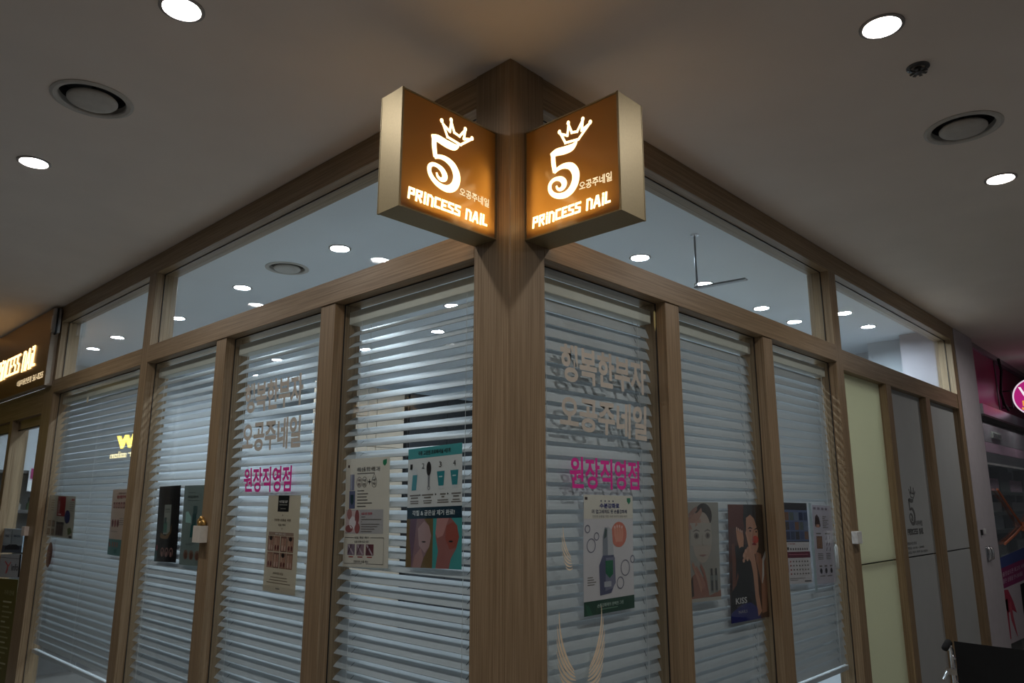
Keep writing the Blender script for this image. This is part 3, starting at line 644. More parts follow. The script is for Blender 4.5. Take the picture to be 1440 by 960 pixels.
p = Poster('sticker', 'oval red-brown sticker at the left edge of the leftmost pane', left, [(4.335,1.342),(4.215,1.342),(4.225,1.182),(4.345,1.178)], paper=(128,76,66), bow=.0004)
p.ell(.5,.5,.42,.46,(140,84,72),1,24).ell(.5,.5,.34,.38,(128,70,60),2,24).rect(.35,.40,.65,.43,(176,130,116),3).rect(.32,.5,.68,.53,(176,130,116),3)
o = p.done(); bpy.data.objects.remove([c for c in o.children if c.name.startswith('sheet')][0])
m = MB(); m.prism([(.5+.5*math.cos(k*math.pi/14), .5+.5*math.sin(k*math.pi/14)) for k in range(28)], 0, .8, p.P); m.build('backing', ink(128,76,66), o)
# serum bottle poster on the right front
p = Poster('poster', 'lilac poster with a big nail serum bottle and bubbles, right of the column', right, [(.413,1.628),(.686,1.625),(.678,1.256),(.404,1.254)], paper=(214,206,206), bow=.0016)
p.rect(0,0,1,.205,(222,212,196)).rect(.02,.02,.07,.045,(60,30,30)).poly([(.87,.02),(.95,.02),(.95,.05),(.91,.08),(.87,.05)],(40,130,90))
p.text('수분강화로',.30,.07,.70,.115,(40,44,120),.03).text('더 업그레이드 된 손톱강화제',.15,.125,.86,.16,(60,60,96),.015).text('건강한 손톱을 위한 수분 보호막 영양 케어',.16,.175,.86,.195,GR,.0)
for k in range(4): p.ell(.33+.08*k,.052,.012,.008,(60,60,96),2)
p.poly([(.40,.28),(.46,.285),(.52,.32),(.53,.52),(.36,.52),(.36,.36)],(132,134,142),2).poly([(.45,.27),(.54,.30),(.58,.52),(.46,.52)],(188,186,188),3).poly([(.40,.29),(.44,.30),(.43,.36),(.38,.38)],(64,82,80),4)
p.poly([(.36,.52),(.58,.52),(.60,.58),(.60,.76),(.52,.84),(.30,.85),(.29,.60)],(84,84,112),2).poly([(.42,.54),(.60,.54),(.61,.76),(.55,.80),(.40,.82)],(120,118,138),3).poly([(.41,.565),(.56,.565),(.56,.68),(.49,.715),(.41,.67)],(26,104,70),4).rect(.38,.74,.52,.785,(178,176,182),4)
p.ell(.69,.345,.165,.112,(214,120,96),2,24)
for k in range(4): p.limb([(.60+.05*k,.26+.008*abs(k-1.5),.035),(.61+.05*k,.34,.045),(.64+.035*k,.41,.035)],(226,150,124),3).ell(.60+.05*k,.268+.008*abs(k-1.5),.014,.014,(240,190,176),4)
for x, y, r_ in ((.07,.29,.05),(.14,.43,.085),(.24,.355,.05),(.82,.64,.10),(.71,.765,.075),(.98,.57,.05)): p.ring(x,y,r_,r_*.72,(120,116,130),.014)
for k in range(4): p.rect(.07,.69+.02*k,.07+(.1,.12,.16,.13)[k],.698+.02*k,GR)
p.rect(0,.885,1,1,(22,66,48)).text('손톱강화제의 완벽한 그린',.24,.915,.76,.945,(186,206,190),.01).rect(.3,.958,.64,.966,(110,146,122),2).poly([(.02,.9),(.10,.93),(.16,1),(.06,1)],(34,88,62),2); p.done()
# portrait posters
p = Poster('poster', 'pale grey beauty poster of a face with both hands, left of the dark portrait', right, [(1.035,1.606),(1.285,1.605),(1.268,1.232),(1.025,1.240)], paper=(148,142,132))
p.ell(.52,.14,.26,.13,(58,48,44),1,20).ell(.46,.36,.30,.26,(168,152,138),2,24).ell(.46,.27,.27,.12,(172,152,138),3,20)
p.limb([(.0,.24,.12),(.16,.20,.14),(.34,.15,.09),(.46,.08,.05)],(158,118,100),4).limb([(.1,.26,.05),(.28,.22,.05),(.42,.19,.035)],(166,126,108),5).limb([(.08,.15,.06),(.2,.10,.06),(.32,.06,.04)],(140,104,90),4)
p.rect(.10,.215,.74,.44,(164,154,142),5)
for x in (.28,.62): p.ell(x,.345,.075,.032,(120,108,100),6).ell(x,.345,.03,.018,(70,60,56),7).limb([(x-.1,.30,.008),(x,.285,.016),(x+.1,.30,.006)],(110,96,88),6)
p.line([(.46,.33),(.44,.43),(.48,.44)],.012,(138,122,110),6).limb([(.36,.54,.006),(.46,.545,.022),(.56,.54,.006)],(150,110,104),6)
p.limb([(.14,.62,.05),(.28,.74,.07),(.42,.86,.16)],(170,124,104),4).limb([(.24,.66,.05),(.38,.76,.06),(.48,.86,.10)],(160,112,94),5).limb([(.38,.64,.05),(.48,.72,.06),(.54,.84,.08)],(150,100,84),4)
p.poly([(.02,.92),(.10,.76),(.28,.70),(.56,.80),(.62,.95),(1,.90),(1,.965),(.02,.965)],(146,98,82),3).poly([(.0,.86),(.14,.74),(.16,.94),(.0,.96)],(70,52,44),4)
for x in (.72,.86): p.rect(x-.045,.74,x+.045,.92,(112,116,112),3).rect(x-.03,.68,x+.03,.75,(60,58,58),4).rect(x-.03,.80,x+.03,.90,(70,66,64),4)
p.rect(0,.965,1,1,(176,168,156)); p.done()
p = Poster('poster', 'dark portrait poster of a long-haired person with rings held to the mouth', right, [(1.365,1.597),(1.690,1.596),(1.676,1.128),(1.338,1.135)], paper=(66,36,28))
p.rect(0,0,.40,.20,(96,44,34)).poly([(0,.2),(.40,.2),(.34,.40),(0,.5)],(84,42,32),1)
p.poly([(.42,0),(.86,0),(1,.12),(1,.46),(.84,.44),(.80,.30),(.44,.24),(.38,.14)],(20,16,18),2).poly([(.16,.36),(.52,.36),(.70,.55),(.72,.90),(.60,1),(0,1),(.04,.60)],(18,16,20),2)
p.poly([(.46,.12),(.58,.09),(.72,.14),(.80,.26),(.78,.38),(.70,.44),(.60,.44),(.50,.34),(.45,.24)],(186,132,104),4)
p.poly([(.66,.10),(.80,.12),(.86,.30),(.82,.46),(.78,.40),(.78,.24)],(22,18,20),5).poly([(.68,.42),(.84,.44),(.86,.54),(.70,.52)],(150,100,78),3)
p.limb([(.50,.215,.006),(.56,.205,.014),(.62,.215,.006)],(44,28,24),6).limb([(.68,.225,.006),(.74,.215,.014),(.78,.225,.006)],(44,28,24),6).ell(.56,.235,.026,.008,(40,26,24),6).ell(.73,.245,.024,.008,(40,26,24),6)
p.line([(.65,.23),(.62,.31),(.66,.32)],.014,(150,96,74),6).ell(.70,.315,.09,.035,(196,60,48),5).limb([(.60,.355,.01),(.66,.35,.026),(.72,.36,.01)],(140,30,34),6)
for k in range(4): p.limb([(.20+.045*k,.22+.01*k,.04),(.22+.045*k,.29,.045),(.28+.02*k,.37,.05)],(196,138,106),5).ell(.20+.045*k,.21+.01*k,.016,.014,(214,170,150),6)
p.limb([(.10,.34,.07),(.12,.50,.10),(.10,.70,.12),(.22,.62,.08)],(112,64,46),3)
p.limb([(.44,.24,.03),(.50,.33,.045),(.56,.42,.06)],(200,146,116),6).limb([(.36,.46,.06),(.48,.42,.10),(.60,.46,.13),(.66,.60,.12),(.68,.80,.10),(.74,.96,.11)],(188,136,108),5)
for x, y in ((.37,.45),(.42,.41),(.46,.48),(.36,.49)): p.ell(x,y,.03,.018,(204,156,130),6)
p.poly([(.70,.50),(.98,.48),(1,.70),(.94,.95),(.80,.96),(.82,.70)],(150,102,80),3).limb([(.98,.44,.05),(.90,.50,.05),(.88,.62,.05),(.84,.70,.02)],(196,190,184),6)
p.poly([(0,1),(.0,.92),(.26,.86),(.50,.85),(.66,.90),(.76,1)],(34,36,104),5).text('KISS',.12,.80,.40,.85,(214,210,206),.01,7).text('NEW YORK',.14,.866,.30,.878,(120,110,110),0,7).text('NAILS',.18,.905,.40,.93,(170,164,168),.0,7); p.done()
# calendar and price list
p = Poster('calendar', 'wall calendar with a blue picture and a dark red band, behind the glass', right, [(1.875,1.606),(2.150,1.603),(2.152,1.232),(1.880,1.245)], paper=(214,206,206), cat='calendar')
p.rect(0,0,1,.49,(40,34,40)).rect(.02,.09,1,.48,(92,106,140),2)
for r_ in range(3):
    for k in range(5): p.rect(.06+.19*k,.12+.12*r_,.22+.19*k,.22+.12*r_,((126,84,60),(56,66,96),(92,100,92),(60,52,56),(110,120,140),(70,80,120),(40,48,80))[(k*2+r_*3) % 7],3)
p.text('네일',.12,.505,.4,.52,RD,.01)
for k in range(9): p.rect(.10+.095*k,.565,.14+.095*k,.59,DK,3)
p.ell(.11,.57,.035,.02,DK,4).rect(0,.61,1,.685,(104,18,48)).rect(0,.685,.08,.86,(150,40,70)).rect(.12,.64,.9,.648,(190,110,130),3)
for r_ in range(4):
    for k in range(7): p.rect(.14+.115*k,.72+.05*r_,.19+.115*k,.738+.05*r_,RD if k == 0 else GR,3)
p.rect(.10,.93,.7,.936,GR,3).rect(.10,.95,.4,.956,GR,3).rect(.66,.965,.94,.978,DK,3); p.done()
m = MB(right); m.box((2.168, .0615, 1.605), (2.196, .063, 1.19)); o = m.build('clear_strip', mat('glossy_pale_strip', (.50, .60, .62, 1), .15)); tag(o, 'pale shiny strip hanging between calendar and price list', 'strip')
p = Poster('poster', 'pale lilac price sheet with hair and hand pictures, beside the pull cord', right, [(2.215,1.596),(2.452,1.588),(2.440,1.214),(2.205,1.222)], paper=(198,190,200))
for k in range(4): p.rect(.05+.2*k,.03,.17+.2*k,.06,(130,116,130))
p.poly([(.08,.24),(.12,.15),(.2,.12),(.3,.16),(.36,.26),(.34,.28),(.1,.28)],(60,34,34)).rect(.14,.25,.3,.29,(196,140,116),2)
for k in range(7): p.rect(.48,.14+.024*k,.48+(.2,.14,.3,.24,.3,.2,.28)[k],.15+.024*k,GR)
p.rect(.12,.40,.40,.56,(126,88,66)).rect(.17,.42,.20,.55,(180,136,104),2).rect(.25,.42,.28,.55,(180,136,104),2).rect(.33,.42,.36,.55,(180,136,104),2).rect(.12,.36,.36,.375,GR).rect(.56,.36,.84,.375,GR)
for x, y in ((.62,.43),(.80,.42),(.64,.50),(.78,.5),(.62,.57),(.8,.57)): p.limb([(x-.03,y+.02,.012),(x,y,.02),(x+.02,y-.03,.012)],(80,70,80),2)
for k in range(4): p.rect(.14,.62+.022*k,.40,.63+.022*k,GR).rect(.56,.62+.022*k,.80,.63+.022*k,GR)
for x in (.24,.5,.78): p.ell(x,.84,.06,.035,(40,36,44),2).rect(x-.07,.77,x+.07,.79,GR)
p.rect(.16,.90,.42,.91,GR).rect(.55,.90,.8,.91,GR); p.done()

# ------------------------------------------------------------------ small things on the posts
BOXW = mat('cream_plastic', (.72, .66, .58, 1), .4)
o = empty('lock_box', 'small white box holding a gold lump on the left front post', 'holder')
m = MB(left); m.box((1.853, -.030, 1.428), (1.925, .005, 1.436)); m.box((1.853, -.030, 1.436), (1.925, -.026, 1.500)); m.box((1.853, -.026, 1.436), (1.857, .005, 1.500)); m.box((1.921, -.026, 1.436), (1.925, .005, 1.472)); m.box((1.857, .001, 1.436), (1.921, .005, 1.500)); m.build('box', BOXW, o)
m = MB(left)
for dx, dz, r in ((0, 0, .022), (.014, .014, .018), (-.016, .010, .016), (.004, .026, .014)):
    m.lathe((0, 0, 0), [], 4) if 0 else m.lathe((0, 0, 0), [(0, 0)], 3) if 0 else None
    k0 = len(m.v)
    for i in range(7):
        a = math.pi*i/6-math.pi/2
        m.pts([(1.893+dx+r*math.cos(a)*math.cos(q*math.pi/4), -.008+r*.8*math.cos(a)*math.sin(q*math.pi/4), 1.502+dz+r*math.sin(a)) for q in range(8)])
    for i in range(6): m.idx(k0, [(i*8+q, i*8+(q+1) % 8, (i+1)*8+(q+1) % 8, (i+1)*8+q) for q in range(8)], 0)
m.build('gold_lump', mat('crumpled_gold_foil', (.55, .33, .1, 1), .3, .7, noise=.3, scale=90), o, smooth=True)
o = bx('lock_box', (2.535, -.024, 1.40), (2.605, .005, 1.462), WHITEP, f=right, bevel=.002); tag(o, 'small white box on the wood post beside the price sheet', 'holder')
o = bx('lock_box', (4.575, -.024, 1.375), (4.645, .005, 1.437), mat('pinkish_plastic', (.68, .58, .52, 1), .4), f=left, bevel=.002); tag(o, 'small pinkish box on the post beside the shop door', 'holder')
m = MB(); put = lambda u, v, q: right(u, q, v)
m.prism([(.842, 2.318), (.852, 2.322), (.856, 2.30), (.852, 2.255), (.848, 2.24), (.843, 2.26)], .0495, .0505, put); o = m.build('paper_tag', mat('yellowed_paper', (.6, .5, .22, 1), .6)); tag(o, 'small yellowed tag at the top corner of the pane right of the column', 'tag')
m = MB(); put = lambda u, v, q: left(u, q, v)
m.prism([(3.86, 2.262), (3.83, 2.27), (3.82, 2.235), (3.85, 2.225)], .0500, .0508, put); o = m.build('paper_tag', mat('cream_tape', (.6, .56, .45, 1), .6)); tag(o, 'small cream tape scrap at the top of the leftmost pane', 'tag')

# ------------------------------------------------------------------ plain panels on the right front
PANEL = mat('grey_beige_panel', (.44, .45, .45, 1), .5, scale=8, noise=.02)
PANELY = translucent('cream_backlit_panel', (.66, .645, .50, 1), .45, .05, .35)
pd = empty('door_2', 'sliding door of plain grey panels with wood fins on the right front', 'door', kind='structure')
for k, (a, b) in enumerate(((2.640, 3.330), (3.420, 4.140), (4.235, 5.0))):
    for z0, z1 in ((.02, 1.276), (1.285, RAIL0-.031)):
        o = bx('panel', (a-.004, .050, z0), (b+.004, .066, z1), PANELY if k == 0 else PANEL, pd, right, bevel=.001)
        if k == 0: o['label'] = 'cream panel lit from inside the shop'
for a, b in ((3.330, 3.420), (4.140, 4.235)): bx('fin', (a, .006, 0), (b, .12, RAIL0-.031), WV, pd, right, bevel=.0015)
m = MB(right); m.box((2.64, .067, 1.27), (5.0, .075, 1.29)); m.build('joint_backing', BLACK, pd)
GREYV = mat('grey_vinyl', (.13, .13, .13, 1), .6)
put = lambda u, v, q: right(3.565+u*.36, .0495-q, 1.735-v*.36)
a = MB(); logo(a, a, put, .0, .0008)
add_text(a, '오공주네일', [(.56,.66),(.95,.66),(.95,.76),(.56,.74)], put, .0004, .02); princess_nail(a, .08, .98, .80, .89, put, 0, .0008, 1.0)
tag(a.build('logo_lettering', GREYV, recalc=False), 'small grey crowned 5 with lettering on the middle panel', 'lettering')
m = MB(); add_text(m, '영업시간 안내', [(.0,1.01),(.50,1.01),(.50,1.06),(.0,1.06)], put, .0004, .01); add_text(m, '평일 10:30 - 20:00', [(.0,1.09),(.9,1.09),(.9,1.135),(.0,1.135)], put, .0004, .01)
add_text(m, '네일 케어 예약 561-8255', [(.0,1.165),(1.1,1.165),(1.1,1.21),(.0,1.21)], put, .0004, .01)
tag(m.build('notice_lettering', GREYV, recalc=False), 'small grey lines of Korean notice on the middle panel', 'lettering')

# ------------------------------------------------------------------ shop door on the left
dr = empty('door_1', 'wood and glass shop door under the lit door sign', 'door', kind='structure')
bx('header', (4.66, .004, 2.222), (6.35, .12, 2.403), WY, dr, left, bevel=.0015)
bx('mullion', (5.395, .002, 0), (5.48, .12, 2.222), WV, dr, left, bevel=.0015)
for h0, h1 in ((4.66, 5.395), (5.48, 6.35)):
    bx('leaf_head', (h0, .044, 2.152), (h1, .10, 2.222), WY, dr, left, bevel=.001)
    bx('leaf_foot', (h0, .044, 0), (h1, .10, .16), WY, dr, left, bevel=.001)
    MB(left).box((h0, .052, .16), (h1, .060, 2.152)).build('pane', GLASS, dr)
    bx('gasket', (h0, .046, 2.144), (h1, .0515, 2.152), BLACK, dr, left)
p = Poster('poster', 'pale blue photo poster on the shop door glass, above the white card', left, [(5.44,1.405),(4.885,1.408),(4.868,1.250),(5.42,1.225)], paper=(160,176,190), base=.0485, bow=.0004)
p.rect(0,.70,1,1,(84,96,116)).poly([(.2,.74),(.4,.66),(.75,.66),(.9,.76),(.9,.88),(.2,.88)],(40,50,66),2).rect(.10,.12,.42,.6,(176,190,202)).rect(.47,.04,.50,.70,(120,132,148),2).text('네일',.16,.25,.34,.36,(70,84,110),.02).text('케어 안내',.58,.25,.88,.35,(70,84,110),.02); p.done()
p = Poster('poster', 'white card with a coral Y shape and grey letters on the shop door glass', left, [(5.43,1.212),(4.855,1.240),(4.835,1.083),(5.36,1.050)], paper=(176,180,188), base=.0485, bow=.0004)
p.limb([(.28,.30,.05),(.42,.50,.07),(.40,.66,.08),(.34,.84,.06)],(196,96,100),2).limb([(.56,.34,.04),(.48,.46,.06),(.42,.56,.05)],(206,116,118),2).text('info',.60,.42,.92,.72,(90,90,98),.02).line([(0,.12),(1,.22)],.015,(60,60,70),3).rect(.93,.02,1,1,(34,32,34),1); p.done()
p = Poster('poster', 'olive green notice with pale lines of writing low on the shop door', left, [(5.40,1.040),(4.850,1.066),(4.80,.32),(5.34,.28)], paper=(104,96,44), base=.0485, bow=.0004)
p.text('가격 안내',.42,.10,.88,.145,(168,164,124),.015)
for k in range(14): p.rect(.42-.0*k,.20+.045*k,.42+(.4,.3,.46,.36,.2,.44,.3)[k % 7],.214+.045*k,(156,152,112) if k % 4 else (186,182,150))
p.done()

# ------------------------------------------------------------------ hanging bar seen through the long right upper pane
o = empty('hanging_bar', 'chrome rod with a flat bar hanging inside the shop, through the right upper glass', 'hanger')
m = MB(); m.lathe((1.809, .402, CEIL), [(.022, 0), (.022, -.006), (.010, -.012), (0, -.012)], 20); m.build('ceiling_plate', CHROME, o)
m = MB(); m.tube([(1.809, .402, CEIL-.01), (1.806, .402, 2.83), (1.811, .402, 2.688)], .0055, 8); m.build('rod', mat('dull_steel', (.16, .18, .21, 1), .4, .5), o, smooth=True)
m = MB(); m.prism([(1.796, .412), (1.826, .412), (1.856, .146), (1.828, .146)], 2.682, 2.690, lambda u, v, q: (u, v, q)); m.build('flat_bar', mat('pale_acrylic_bar', (.35, .38, .42, 1), .25), o, bevel=.002)
m = MB(); m.tube([(1.797, .412, 2.688), (1.829, .146, 2.688)], .004, 6); m.build('bar_edge', _m['dull_steel'], o)

# ------------------------------------------------------------------ inside the shop
o = empty('partition_screen', 'beige tiled partition deep in the shop, seen between slats', 'partition')
BTILE = mat('beige_tile', (.42, .34, .26, 1), .5, scale=9); 
for r_ in range(9):
    for k in range(3): bx('tile', (2.45+.365*k, 5.0, .004+.31*r_), (2.81+.365*k, 5.06, .31+.31*r_), BTILE, o, bevel=.002)
o = empty('display_cabinet', 'tall black cabinet deep in the shop, left of the column through the slats', 'cabinet')
BLK = mat('black_laminate', (.02, .02, .022, 1), .35)
bx('carcass', (3.56, 4.96, 0), (4.66, 5.36, 2.78), BLK, o, bevel=.003)
for k in range(2):
    bx('door', (3.57+.545*k, 4.935, .02), (4.105+.545*k, 4.958, 2.76), BLK, o, bevel=.002)
bx('handle', (4.085, 4.91, 1.2), (4.097, 4.934, 1.4), CHROME, o); bx('handle', (4.123, 4.91, 1.2), (4.135, 4.934, 1.4), CHROME, o)
o = empty('manicure_table', 'white manicure table behind the blinds inside the shop', 'table')
bx('table_top', (1.0, 1.0, .71), (1.5, 2.1, .74), WHITEP, o, bevel=.004)
for y in (1.03, 2.03): bx('side_panel', (1.04, y, 0), (1.46, y+.04, .71), WHITEP, o, bevel=.002)
bx('drawer', (1.06, 1.3, .6), (1.1, 1.8, .705), WHITEP, o, bevel=.002)
o = empty('display_shelf', 'dark grey shelf on the back wall, seen through the shop door', 'shelf')
DKS = mat('dark_grey_laminate', (.09, .085, .085, 1), .5)
bx('back_board', (.14, 6.95, 0), (1.35, 6.995, 1.90), mat('grey_board', (.2, .2, .2, 1), .6), o)
for z in (.4, .8, 1.15, 1.5, 1.86): bx('shelf_board', (.14, 6.70, z), (1.35, 6.948, z+.03), DKS, o, bevel=.002)
for x in (.14, .72, 1.32): bx('upright', (x, 6.68, 0), (x+.03, 6.699, 1.89), DKS, o)
for k in range(5):
    c, cn = (((150,130,60),'ochre'),((120,60,70),'rose'),((60,90,110),'blue'),((180,176,170),'white'),((90,110,80),'green'))[k]
    b = empty('bottle', 'small %s bottle on the dark shelf seen through the shop door' % cn, 'bottle', 'bottles on the dark shelf')
    b.location = (.22+.08*k, 6.82, 1.531)
    h = .07+.015*(k*7 % 3)
    MB().lathe((0, 0, 0), [(0, 0), (.018, 0), (.019, h*.7), (.008, h*.8), (.008, h)], 10).build('body', ink(*c), b, smooth=False)
    MB().lathe((0, 0, 0), [(.009, h*.96), (.009, h+.03), (0, h+.03)], 8).build('cap', BLK, b)
p = Poster('wall_sign', 'white and magenta sign inside, seen through the shop door', lambda h, d, z: (h, d, z), [(.47,1.925),(.60,1.93),(.60,1.69),(.47,1.70)], paper=(210,206,210), base=6.66, bow=0, cat='sign')
p.rect(.1,.08,.95,.50,(150,30,96)).text('네일',.3,.16,.8,.40,(230,180,206),.02).rect(0,.55,1,.98,(236,240,240)); p.done()

# ------------------------------------------------------------------ the magenta shop beyond the pillar
MAG = mat('magenta_board', (.42, .012, .12, 1), .35, noise=.03); MAGD = mat('dark_magenta_board', (.24, .012, .085, 1), .4, noise=.03)
o = empty('shop_fascia', 'magenta fascia board of the next shop at the right edge', 'fascia')
bx('board', (5.67, .05, 2.425), (6.66, .09, 2.93), MAG, o, right, bevel=.002)
bx('board', (6.70, .075, 2.425), (10.6, .11, 2.93), MAGD, o, right, bevel=.002)
bx('joint_strip', (6.66, .045, 2.425), (6.70, .10, 2.93), DKS, o, right)
bx('top_strip', (5.67, .03, 2.93), (10.6, .10, CEIL-.001), mat('grey_metal_strip', (.3, .3, .32, 1), .35, .6), o, right)
m = MB(right); m.tube([(6.72, .015, 2.95), (6.80, .018, 2.85), (6.72, .02, 2.72), (6.66, .02, 2.62), (6.72, .015, 2.52), (6.86, .012, 2.47)], .012, 8)
tag(m.build('hanging_cable', BLACK, smooth=True), 'black cable hanging on the magenta fascia beside the round sign', 'cable')
o = empty('steel_beam', 'pale steel beam under the magenta fascia', 'beam')
bx('web', (5.67, -.02, 2.335), (10.6, .12, 2.424), mat('satin_steel', (.50, .52, .56, 1), .3, .7, noise=.1, scale=4), o, right, bevel=.003)
bx('lower_flange', (5.67, -.025, 2.318), (10.6, .12, 2.334), DKS, o, right)
o = empty('round_sign', 'round pink lit sign on a black wire bracket, cut by the right edge', 'sign')
c = (6.9, -.205, 2.585)
MB().lathe(c, [(.163, -.03), (.172, -.034), (.176, -.03), (.176, .03), (.172, .034), (.163, .03)], 48, 'x', close=False).build('rim', emit('sign_rim_light', (1, .82, .95, 1), .75), o, smooth=True)
MB().lathe(c, [(0, -.028), (.165, -.028), (.165, .028), (0, .028)], 48, 'x').build('face', emit('sign_face_pink', (.72, .03, .30, 1), .55), o)
put = lambda u, v, q: (c[0]-.029-q, c[1]-u, c[2]-v)
m = MB(); add_text(m, 'W', [(-.12,-.10),(.02,-.10),(.02,-.01),(-.12,-.01)], put, .001, .03); m.build('white_letter', emit('sign_white', (1, .9, .96, 1), .9), o, recalc=False)
m = MB(); add_text(m, '5', [(-.11,.03),(-.03,.03),(-.03,.12),(-.11,.12)], put, .001, .04); m.build('orange_figure', emit('sign_orange', (1, .42, .08, 1), .8), o, recalc=False)
m = MB()
for a, b in (((6.9, .07, 2.66), (6.9, -.02, 2.66)), ((6.9, .07, 2.50), (6.9, -.02, 2.50)), ((6.9, -.02, 2.66), (6.9, -.02, 2.50)), ((6.9, .06, 2.66), (6.9, .06, 2.50))): m.tube([a, b], .006, 6)
m.build('wire_bracket', BLACK, o)
sw = empty('window_12', 'glass shop window of the magenta shop with an orange cross ribbon', 'window', kind='structure')
MB(right).box((5.672, .056, .10), (10.6, .064, 2.318)).build('pane', GLASS, sw)
MINT = mat('grey_green_fitting', (.10, .125, .12, 1), .5); PINKW = mat('pink_wall_paint', (.45, .30, .36, 1), .7)
wl_ = tag(bx('wall_next_shop', (5.77, 1.6, 0), (11, 1.7, CEIL-.001), PINKW), 'pinkish wall inside the magenta shop', 'wall', kind='structure')
o = empty('shelf_rack', 'dark green-grey rack with pale shelves inside the magenta shop', 'rack')
for x, w_ in ((7.6, .12), (8.62, .46), (9.9, .3)): bx('upright', (x, .50, 0), (x+w_, .60, 2.02), MINT, o)
for z in (.62, 1.02, 1.29, 1.48, 1.70): bx('shelf_board', (7.0, .47, z), (10.6, .499, z+.04), MINT, o)
bx('lower_head', (7.0, .47, 2.045), (10.6, .52, 2.155), mat('slate_board', (.12, .125, .135, 1), .5), o)
bx('light_edge', (7.0, .462, 2.022), (10.6, .50, 2.044), WHITEP, o)
bx('upper_head', (7.0, .47, 2.16), (10.6, .52, 2.27), mat('mauve_board', (.46, .33, .42, 1), .5), o)
bx('top_board', (7.0, .47, 2.275), (10.6, .52, 2.50), mat('grey_top_board', (.26, .27, .29, 1), .5), o)
bx('back_board', (7.0, .74, 0), (10.6, .76, 2.02), mat('grey_back_board', (.16, .17, .18, 1), .6), o)
PALEB = mat('pale_blue_box', (.68, .76, .80, 1), .4); PINKB = mat('mauve_carton', (.46, .34, .42, 1), .5)
for x, x1, nx in ((7.75, 8.55, 'left of the wide upright'), (9.15, 9.8, 'right of the wide upright')):
    for z, h, nz, mt, cn in ((1.061, .13, 'lowest', WHITEP, 'white'), (1.331, .145, 'second', PALEB, 'pale blue'), (1.521, .10, 'third', WHITEP, 'white'), (1.741, .14, 'highest', PINKB, 'mauve')):
        tag(bx('carton', (x, .505, z), (x1, .70, z+h), mt, bevel=.003), '%s carton on the %s shelf, %s' % (cn, nz, nx), 'carton', 'cartons on the rack')
o = empty('green_sign', 'small pale green plate over the rack inside the magenta shop', 'sign'); bx('plate', (8.3, .455, 2.33), (8.75, .469, 2.40), mat('pale_green_plate', (.42, .52, .45, 1), .5), o)
for k in range(3): bx('grille', (8.34+.135*k, .449, 2.345), (8.45+.135*k, .4545, 2.385), MINT, o)
RIB = mat('orange_ribbon', (.55, .17, .09, 1), .5)
m = MB(right)
for a, b in (((6.10, 1.725), (6.92, 1.40)), ((6.92, 1.40), (7.5, 1.275)), ((6.12, 1.27), (6.92, 1.40)), ((6.92, 1.40), (7.7, 1.60))):
    m.tube([(a[0], .042, a[1]), ((a[0]+b[0])/2, .041, (a[1]+b[1])/2-.006), (b[0], .040, b[1])], .011, 6)
m.box((6.87, .022, 1.36), (6.97, .046, 1.44)); tag(m.build('cross_ribbon', RIB), 'orange ribbon tied in a cross on the next shop window', 'ribbon')
p = Poster('poster', 'blue and magenta banner with a red petal, low at the right edge', right, [(5.93,1.165),(7.6,1.24),(7.5,.45),(5.68,.50)], paper=(196,186,194), base=.0545, bow=0, thick=.0006)
p.rect(0,0,1,.13,(70,84,142)).rect(0,.13,1,.37,(140,52,104)).text('출장샵오픈 최고의 서비스',.04,.18,.62,.235,(206,170,196),.01).text('좋은 상품을 만나보세요',.04,.26,.5,.315,(206,170,196),.01)
p.poly([(.02,.38),(.14,.40),(.24,.56),(.30,.70),(.20,.64),(.12,.66),(.06,.58)],(176,60,84),2).limb([(.08,.50,.07),(.10,.70,.06),(.14,.95,.02)],(176,60,84),2).limb([(.16,.55,.05),(.20,.75,.05),(.28,.95,.01)],(190,84,100),3).poly([(.42,.40),(.6,.4),(.6,.9),(.46,.9)],(26,22,26),2); p.done()
# metal hasp and catch on the pillar
o = empty('metal_hasp', 'pair of small chrome oval pulls on the plaster pillar', 'hasp')
for x in (5.26, 5.34):
    m = MB(right); m.tube([(x, -.004, 1.185), (x, -.022, 1.195), (x, -.024, 1.23), (x, -.022, 1.265), (x, -.004, 1.275)], .011, 8); m.build('pull', CHROME, o, smooth=True)
bx('back_plate', (5.23, -.004, 1.175), (5.37, -.0005, 1.285), CHROME, o, right)
o = empty('door_catch', 'small dark and white catch on the plaster pillar', 'catch')
bx('striker', (5.15, -.012, 1.37), (5.18, -.0005, 1.41), BLACK, o, right); bx('catch_plate', (5.25, -.010, 1.375), (5.285, -.0005, 1.415), WHITEP, o, right, bevel=.002)

# ------------------------------------------------------------------ wheelchair parked in the right corridor, seen from behind
o = empty('wheelchair', 'black wheelchair back at the bottom right corner', 'wheelchair'); wx, wy = 2.40, -.43
FAB = mat('black_nylon', (.005, .005, .006, 1), .9, scale=200, noise=.2)
m = MB()                       # sling back, slightly bowed
NB = 8
for side in (0, 1):
    k0 = len(m.v)
    for j in range(6):
        for i in range(NB+1):
            t = i/NB; m.pts([(wx+.012+.03*math.sin(math.pi*t)+.004*side, wy-.015-.43*t, 1.0-.45*j/5-.008*math.sin(math.pi*t)*(j == 0))])
    m.idx(k0, [(j*(NB+1)+i, j*(NB+1)+i+1, (j+1)*(NB+1)+i+1, (j+1)*(NB+1)+i) for j in range(5) for i in range(NB)], 0)
n0 = (NB+1)*6
m.idx(0, [(i, i+1, n0+i+1, n0+i) for i in range(NB)]+[(5*(NB+1)+i, 5*(NB+1)+i+1, n0+5*(NB+1)+i+1, n0+5*(NB+1)+i) for i in range(NB)], 0)
m.build('back_sling', FAB, o)
m = MB(); m.box((wx-.30+.33, wy-.43, .47), (wx+.43, wy-.02, .50)); m.build('seat', FAB, o, bevel=.006)
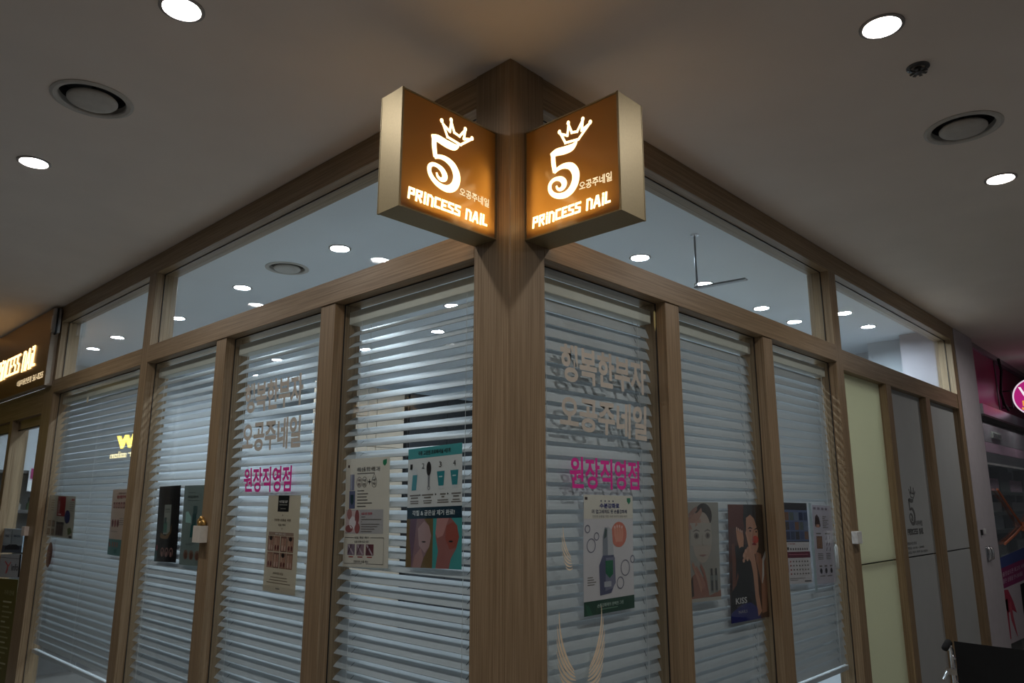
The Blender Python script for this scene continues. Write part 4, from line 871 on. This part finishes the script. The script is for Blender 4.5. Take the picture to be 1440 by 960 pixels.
for y in (wy, wy-.46):
    m = MB(); m.tube([(wx-.02, y, .985), (wx+.012, y, .96), (wx+.016, y, .90), (wx+.016, y, .30)], .011, 10); m.build('back_tube', CHROME, o, smooth=True)
    m = MB(); m.tube([(wx-.085, y, .975), (wx-.08, y, .980), (wx-.02, y, .998), (wx+.0, y, .99)], [.009, .014, .014, .012], 10); m.build('push_grip', FAB, o, smooth=True)
    m = MB(); m.tube([(wx+.016, y, .70), (wx+.42, y, .70), (wx+.45, y, .66), (wx+.45, y, .30)], .010, 8); m.build('arm_frame', CHROME, o, smooth=True)
    m = MB(); m.box((wx+.06, y-.02, .712), (wx+.36, y+.02, .735)); m.build('arm_rest', BLACK, o, bevel=.005)
    m = MB(); m.tube([(wx+.016, y, .32), (wx+.45, y, .32)], .010, 8); m.build('lower_rail', CHROME, o)
    yo = y+.045 if y == wy else y-.045
    ring = [(wx+.05+.29*math.cos(a*math.pi/16), yo, .305+.29*math.sin(a*math.pi/16)) for a in range(33)]
    m = MB(); m.tube(ring, .014, 8, cap=False); wheel = m.build('rear_wheel', BLACK, o, smooth=True)
    m = MB()
    for a in range(12): m.tube([(wx+.05, yo, .305), (wx+.05+.28*math.cos(a*math.pi/6), yo, .305+.28*math.sin(a*math.pi/6))], .0018, 4)
    m.lathe((wx+.05, yo, .305), [(0, -.025), (.025, -.025), (.025, .025), (0, .025)], 12, 'y'); m.build('spokes', CHROME, wheel)
    m = MB(); m.lathe((wx+.44, y, .08), [(0, -.014), (.075, -.014), (.079, 0), (.075, .014), (0, .014)], 20, 'y'); m.build('caster', BLACK, o)
    m = MB(); m.tube([(wx+.44, y, .10), (wx+.45, y, .30)], .009, 8); m.build('caster_fork', CHROME, o)
    m = MB()
    for z in (.93, .88, .83): m.lathe((wx-.002, y-.014 if y == wy else y+.014, z), [(0, -.003), (.006, -.002), (.006, .014), (0, .014)], 8, 'x')
    m.build('rivets', CHROME, o)
m = MB(); m.box((wx-.012, wy-.02, .86), (wx+.002, wy+.03, .885)); m.tube([(wx-.01, wy+.02, .87), (wx-.04, wy+.03, .84)], .006, 6); m.build('brake_clip', CHROME, o)

# ------------------------------------------------------------------ hair salon across the left corridor (seen only as a reflection)
sal = empty('window_13', 'salon window across the left corridor, outside the picture', 'window', kind='structure')
MB().box((-1.748, .9, .1), (-1.740, 6.8, CEIL-.05)).build('pane', glass('coated_glass', (.5, .52, .54, 1), .14), sal)
for y in (.9, 2.9, 4.9, 6.76): bx('mullion', (-1.80, y-.03, 0), (-1.735, y+.03, CEIL-.003), DKS, sal)
o = empty('salon_sign', 'dark sign board with a yellow W, seen mirrored in the leftmost pane', 'sign')
bx('board', (-1.738, 6.85, 1.9), (-1.715, 9.1, 2.62), mat('dark_sign_board', (.03, .03, .035, 1), .4), o)
YL = emit('yellow_lit_letter', (1, .72, .06, 1), 9.0); put = lambda u, v, q: (-1.7145+q, 6.95+u, 2.55-v)
m = MB(); add_text(m, 'W', [(.93,.15),(1.55,.15),(1.55,.31),(.93,.31)], put, .002, .05); m.build('letter', YL, o, recalc=False)
m = MB(); add_text(m, 'hair salon', [(.72,.34),(1.72,.34),(1.72,.42),(.72,.42)], put, .002, .02); m.build('lettering', emit('pale_yellow_letter', (1, .85, .4, 1), 4.0), o, recalc=False)
